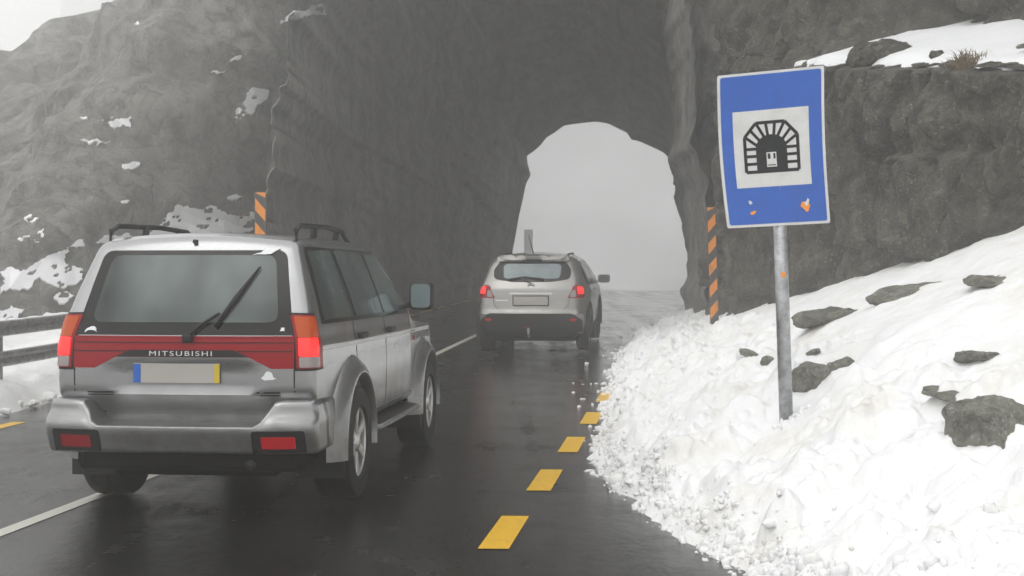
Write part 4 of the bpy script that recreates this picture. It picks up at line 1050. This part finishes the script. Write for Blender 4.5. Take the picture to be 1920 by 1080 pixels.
q2.patch('badge', line([(-.56, .83), (-.36, .83)], .018), 'rear', .003, M_chrome, None, .003)
rb = q2.patch('bumper_cladding', rounded([(-.80, .27), (.80, .27), (.80, .52), (.66, .625), (-.66, .625), (-.80, .52)], .04), 'rear', .012, M_black, None, .02, .05)
for s in (-1, 1): q2.patch('reflector', rounded([(s * .66 - .05, .51), (s * .66 + .05, .51), (s * .66 + .05, .55), (s * .66 - .05, .55)], .015), 'rear', .018, M_redlit2, rb, .006, .04)  # reflectors are no lamps; a weak glow is put into their material
q2.patch('fog_lamp', rounded([(-.10, .40), (.0, .40), (.0, .42), (-.10, .42)], .01), 'rear', .018, M_red, rb, .006, .04)
bm = bmesh.new(); tube(bm, [(-.02, .25, .28), (-.02, .0, .27), (-.02, -.05, .30), (-.02, -.05, .36)], .02, 8); bmesh.ops.create_icosphere(bm, subdivisions=2, radius=.028, matrix=Matrix.Translation((-.02, -.05, .375))); from_bm('tow_hook', bm, M_steel, cro, smooth=True)
bm = bmesh.new(); box(bm, -.7, .7, .15, 4.1, .19, .34, .03); from_bm('underbody', bm, M_dark, cro)
for sd_ in ('right', 'left'):
    s = 1 if sd_ == 'right' else -1
    so_ = q2.patch('window_surround', rounded([(.62, 1.08), (3.05, 1.0), (2.9, 1.1), (2.15, 1.44), (.9, 1.42), (.6, 1.25)], .04), sd_, .004, M_gloss)
    q2.patch('side_window', rounded([(.98, 1.10), (1.78, 1.07), (1.76, 1.41), (1.05, 1.40)], .04), sd_, .007, M_sglass, so_); q2.patch('side_window', rounded([(1.86, 1.07), (2.85, 1.04), (2.15, 1.41), (1.84, 1.41)], .04), sd_, .007, M_sglass, so_)
    q2.patch('door_seam', [line([(1.82, 1.05), (1.82, .36)], .007), line([(.98, 1.08), (1.22, .7), (1.3, .4)], .007)], sd_, .002, M_black, None, .003)
    for yh in (1.2, 2.1):
        c = q2.proj(sd_, .015)(yh, .95, 0); bm = bmesh.new(); box(bm, c.x - .014, c.x + .014, yh - .08, yh + .08, .935, .965, .008); from_bm('door_handle', bm, M_silver2, cro)
    q2.patch('sill_cladding', [line([(1.2, .32), (3.0, .32)], .12)], sd_, .012, M_black, None, .016)
    for ya in AQ:
        V = []; A = np.linspace(-14, 194, 34); pr2 = [(.84, .455), (.885, .45), (.905, .42), (.905, .398), (.86, .392)]
        for a in A:
            ar = math.radians(a)
            for (a2, r_) in pr2: V.append((s * a2, ya + math.cos(ar) * r_, .34 + math.sin(ar) * r_))
        from_py('arch_trim', V, grid_faces(len(pr2), len(A), flip=(s > 0)), M_black, cro)
        wheel(cro, s * .775, ya, .335, .335, .215, .215, s, 5)
    mirror(cro, s, 2.72, 1.10, 1.0, M_silver2, .105, .15, M_sglass)
    bm = bmesh.new(); tube(bm, [(s * .50, 1.0, 1.50), (s * .51, 1.1, 1.545), (s * .52, 1.9, 1.55), (s * .52, 2.05, 1.50)], .013, 8); from_bm('roof_rail', bm, M_black, cro, smooth=True)
bm = bmesh.new(); tube(bm, [(-.02, .72, 1.55), (-.05, .60, 1.70), (-.075, .50, 1.85)], .006, 6, radii=[.012, .006, .004]); from_bm('antenna', bm, M_black, cro, smooth=True)
q2.patch('windscreen', rounded([(-.52, 2.38), (.52, 2.38), (.64, 3.1), (-.64, 3.1)], .06), 'top', .004, M_sglass, None, .004, .06)
for s in (-1, 1): q2.patch('headlight', rounded([(s * .70, .68), (s * .42, .66), (s * .42, .80), (s * .70, .84)][::s], .02), 'front', .006, M_clear, None, .006)

# ---------------------------------------------------------------- the mist
bm = bmesh.new(); box(bm, -80, 80, -30, 130, -2.0, 34.0)
hz = from_bm('haze', bm, None); m = bpy.data.materials.new('mist'); m.use_nodes = True; ntm = m.node_tree; ntm.nodes.clear()
out = ntm.nodes.new('ShaderNodeOutputMaterial'); pv = ntm.nodes.new('ShaderNodeVolumePrincipled'); pv.inputs['Color'].default_value = (.97, .97, .965, 1); pv.inputs['Density'].default_value = HAZE
pv.inputs['Anisotropy'].default_value = 0.75
ntm.links.new(pv.outputs[0], out.inputs['Volume']); hz.data.materials.append(m)
tag(hz, 'cold mist filling the mountain pass', 'mist', kind='stuff')
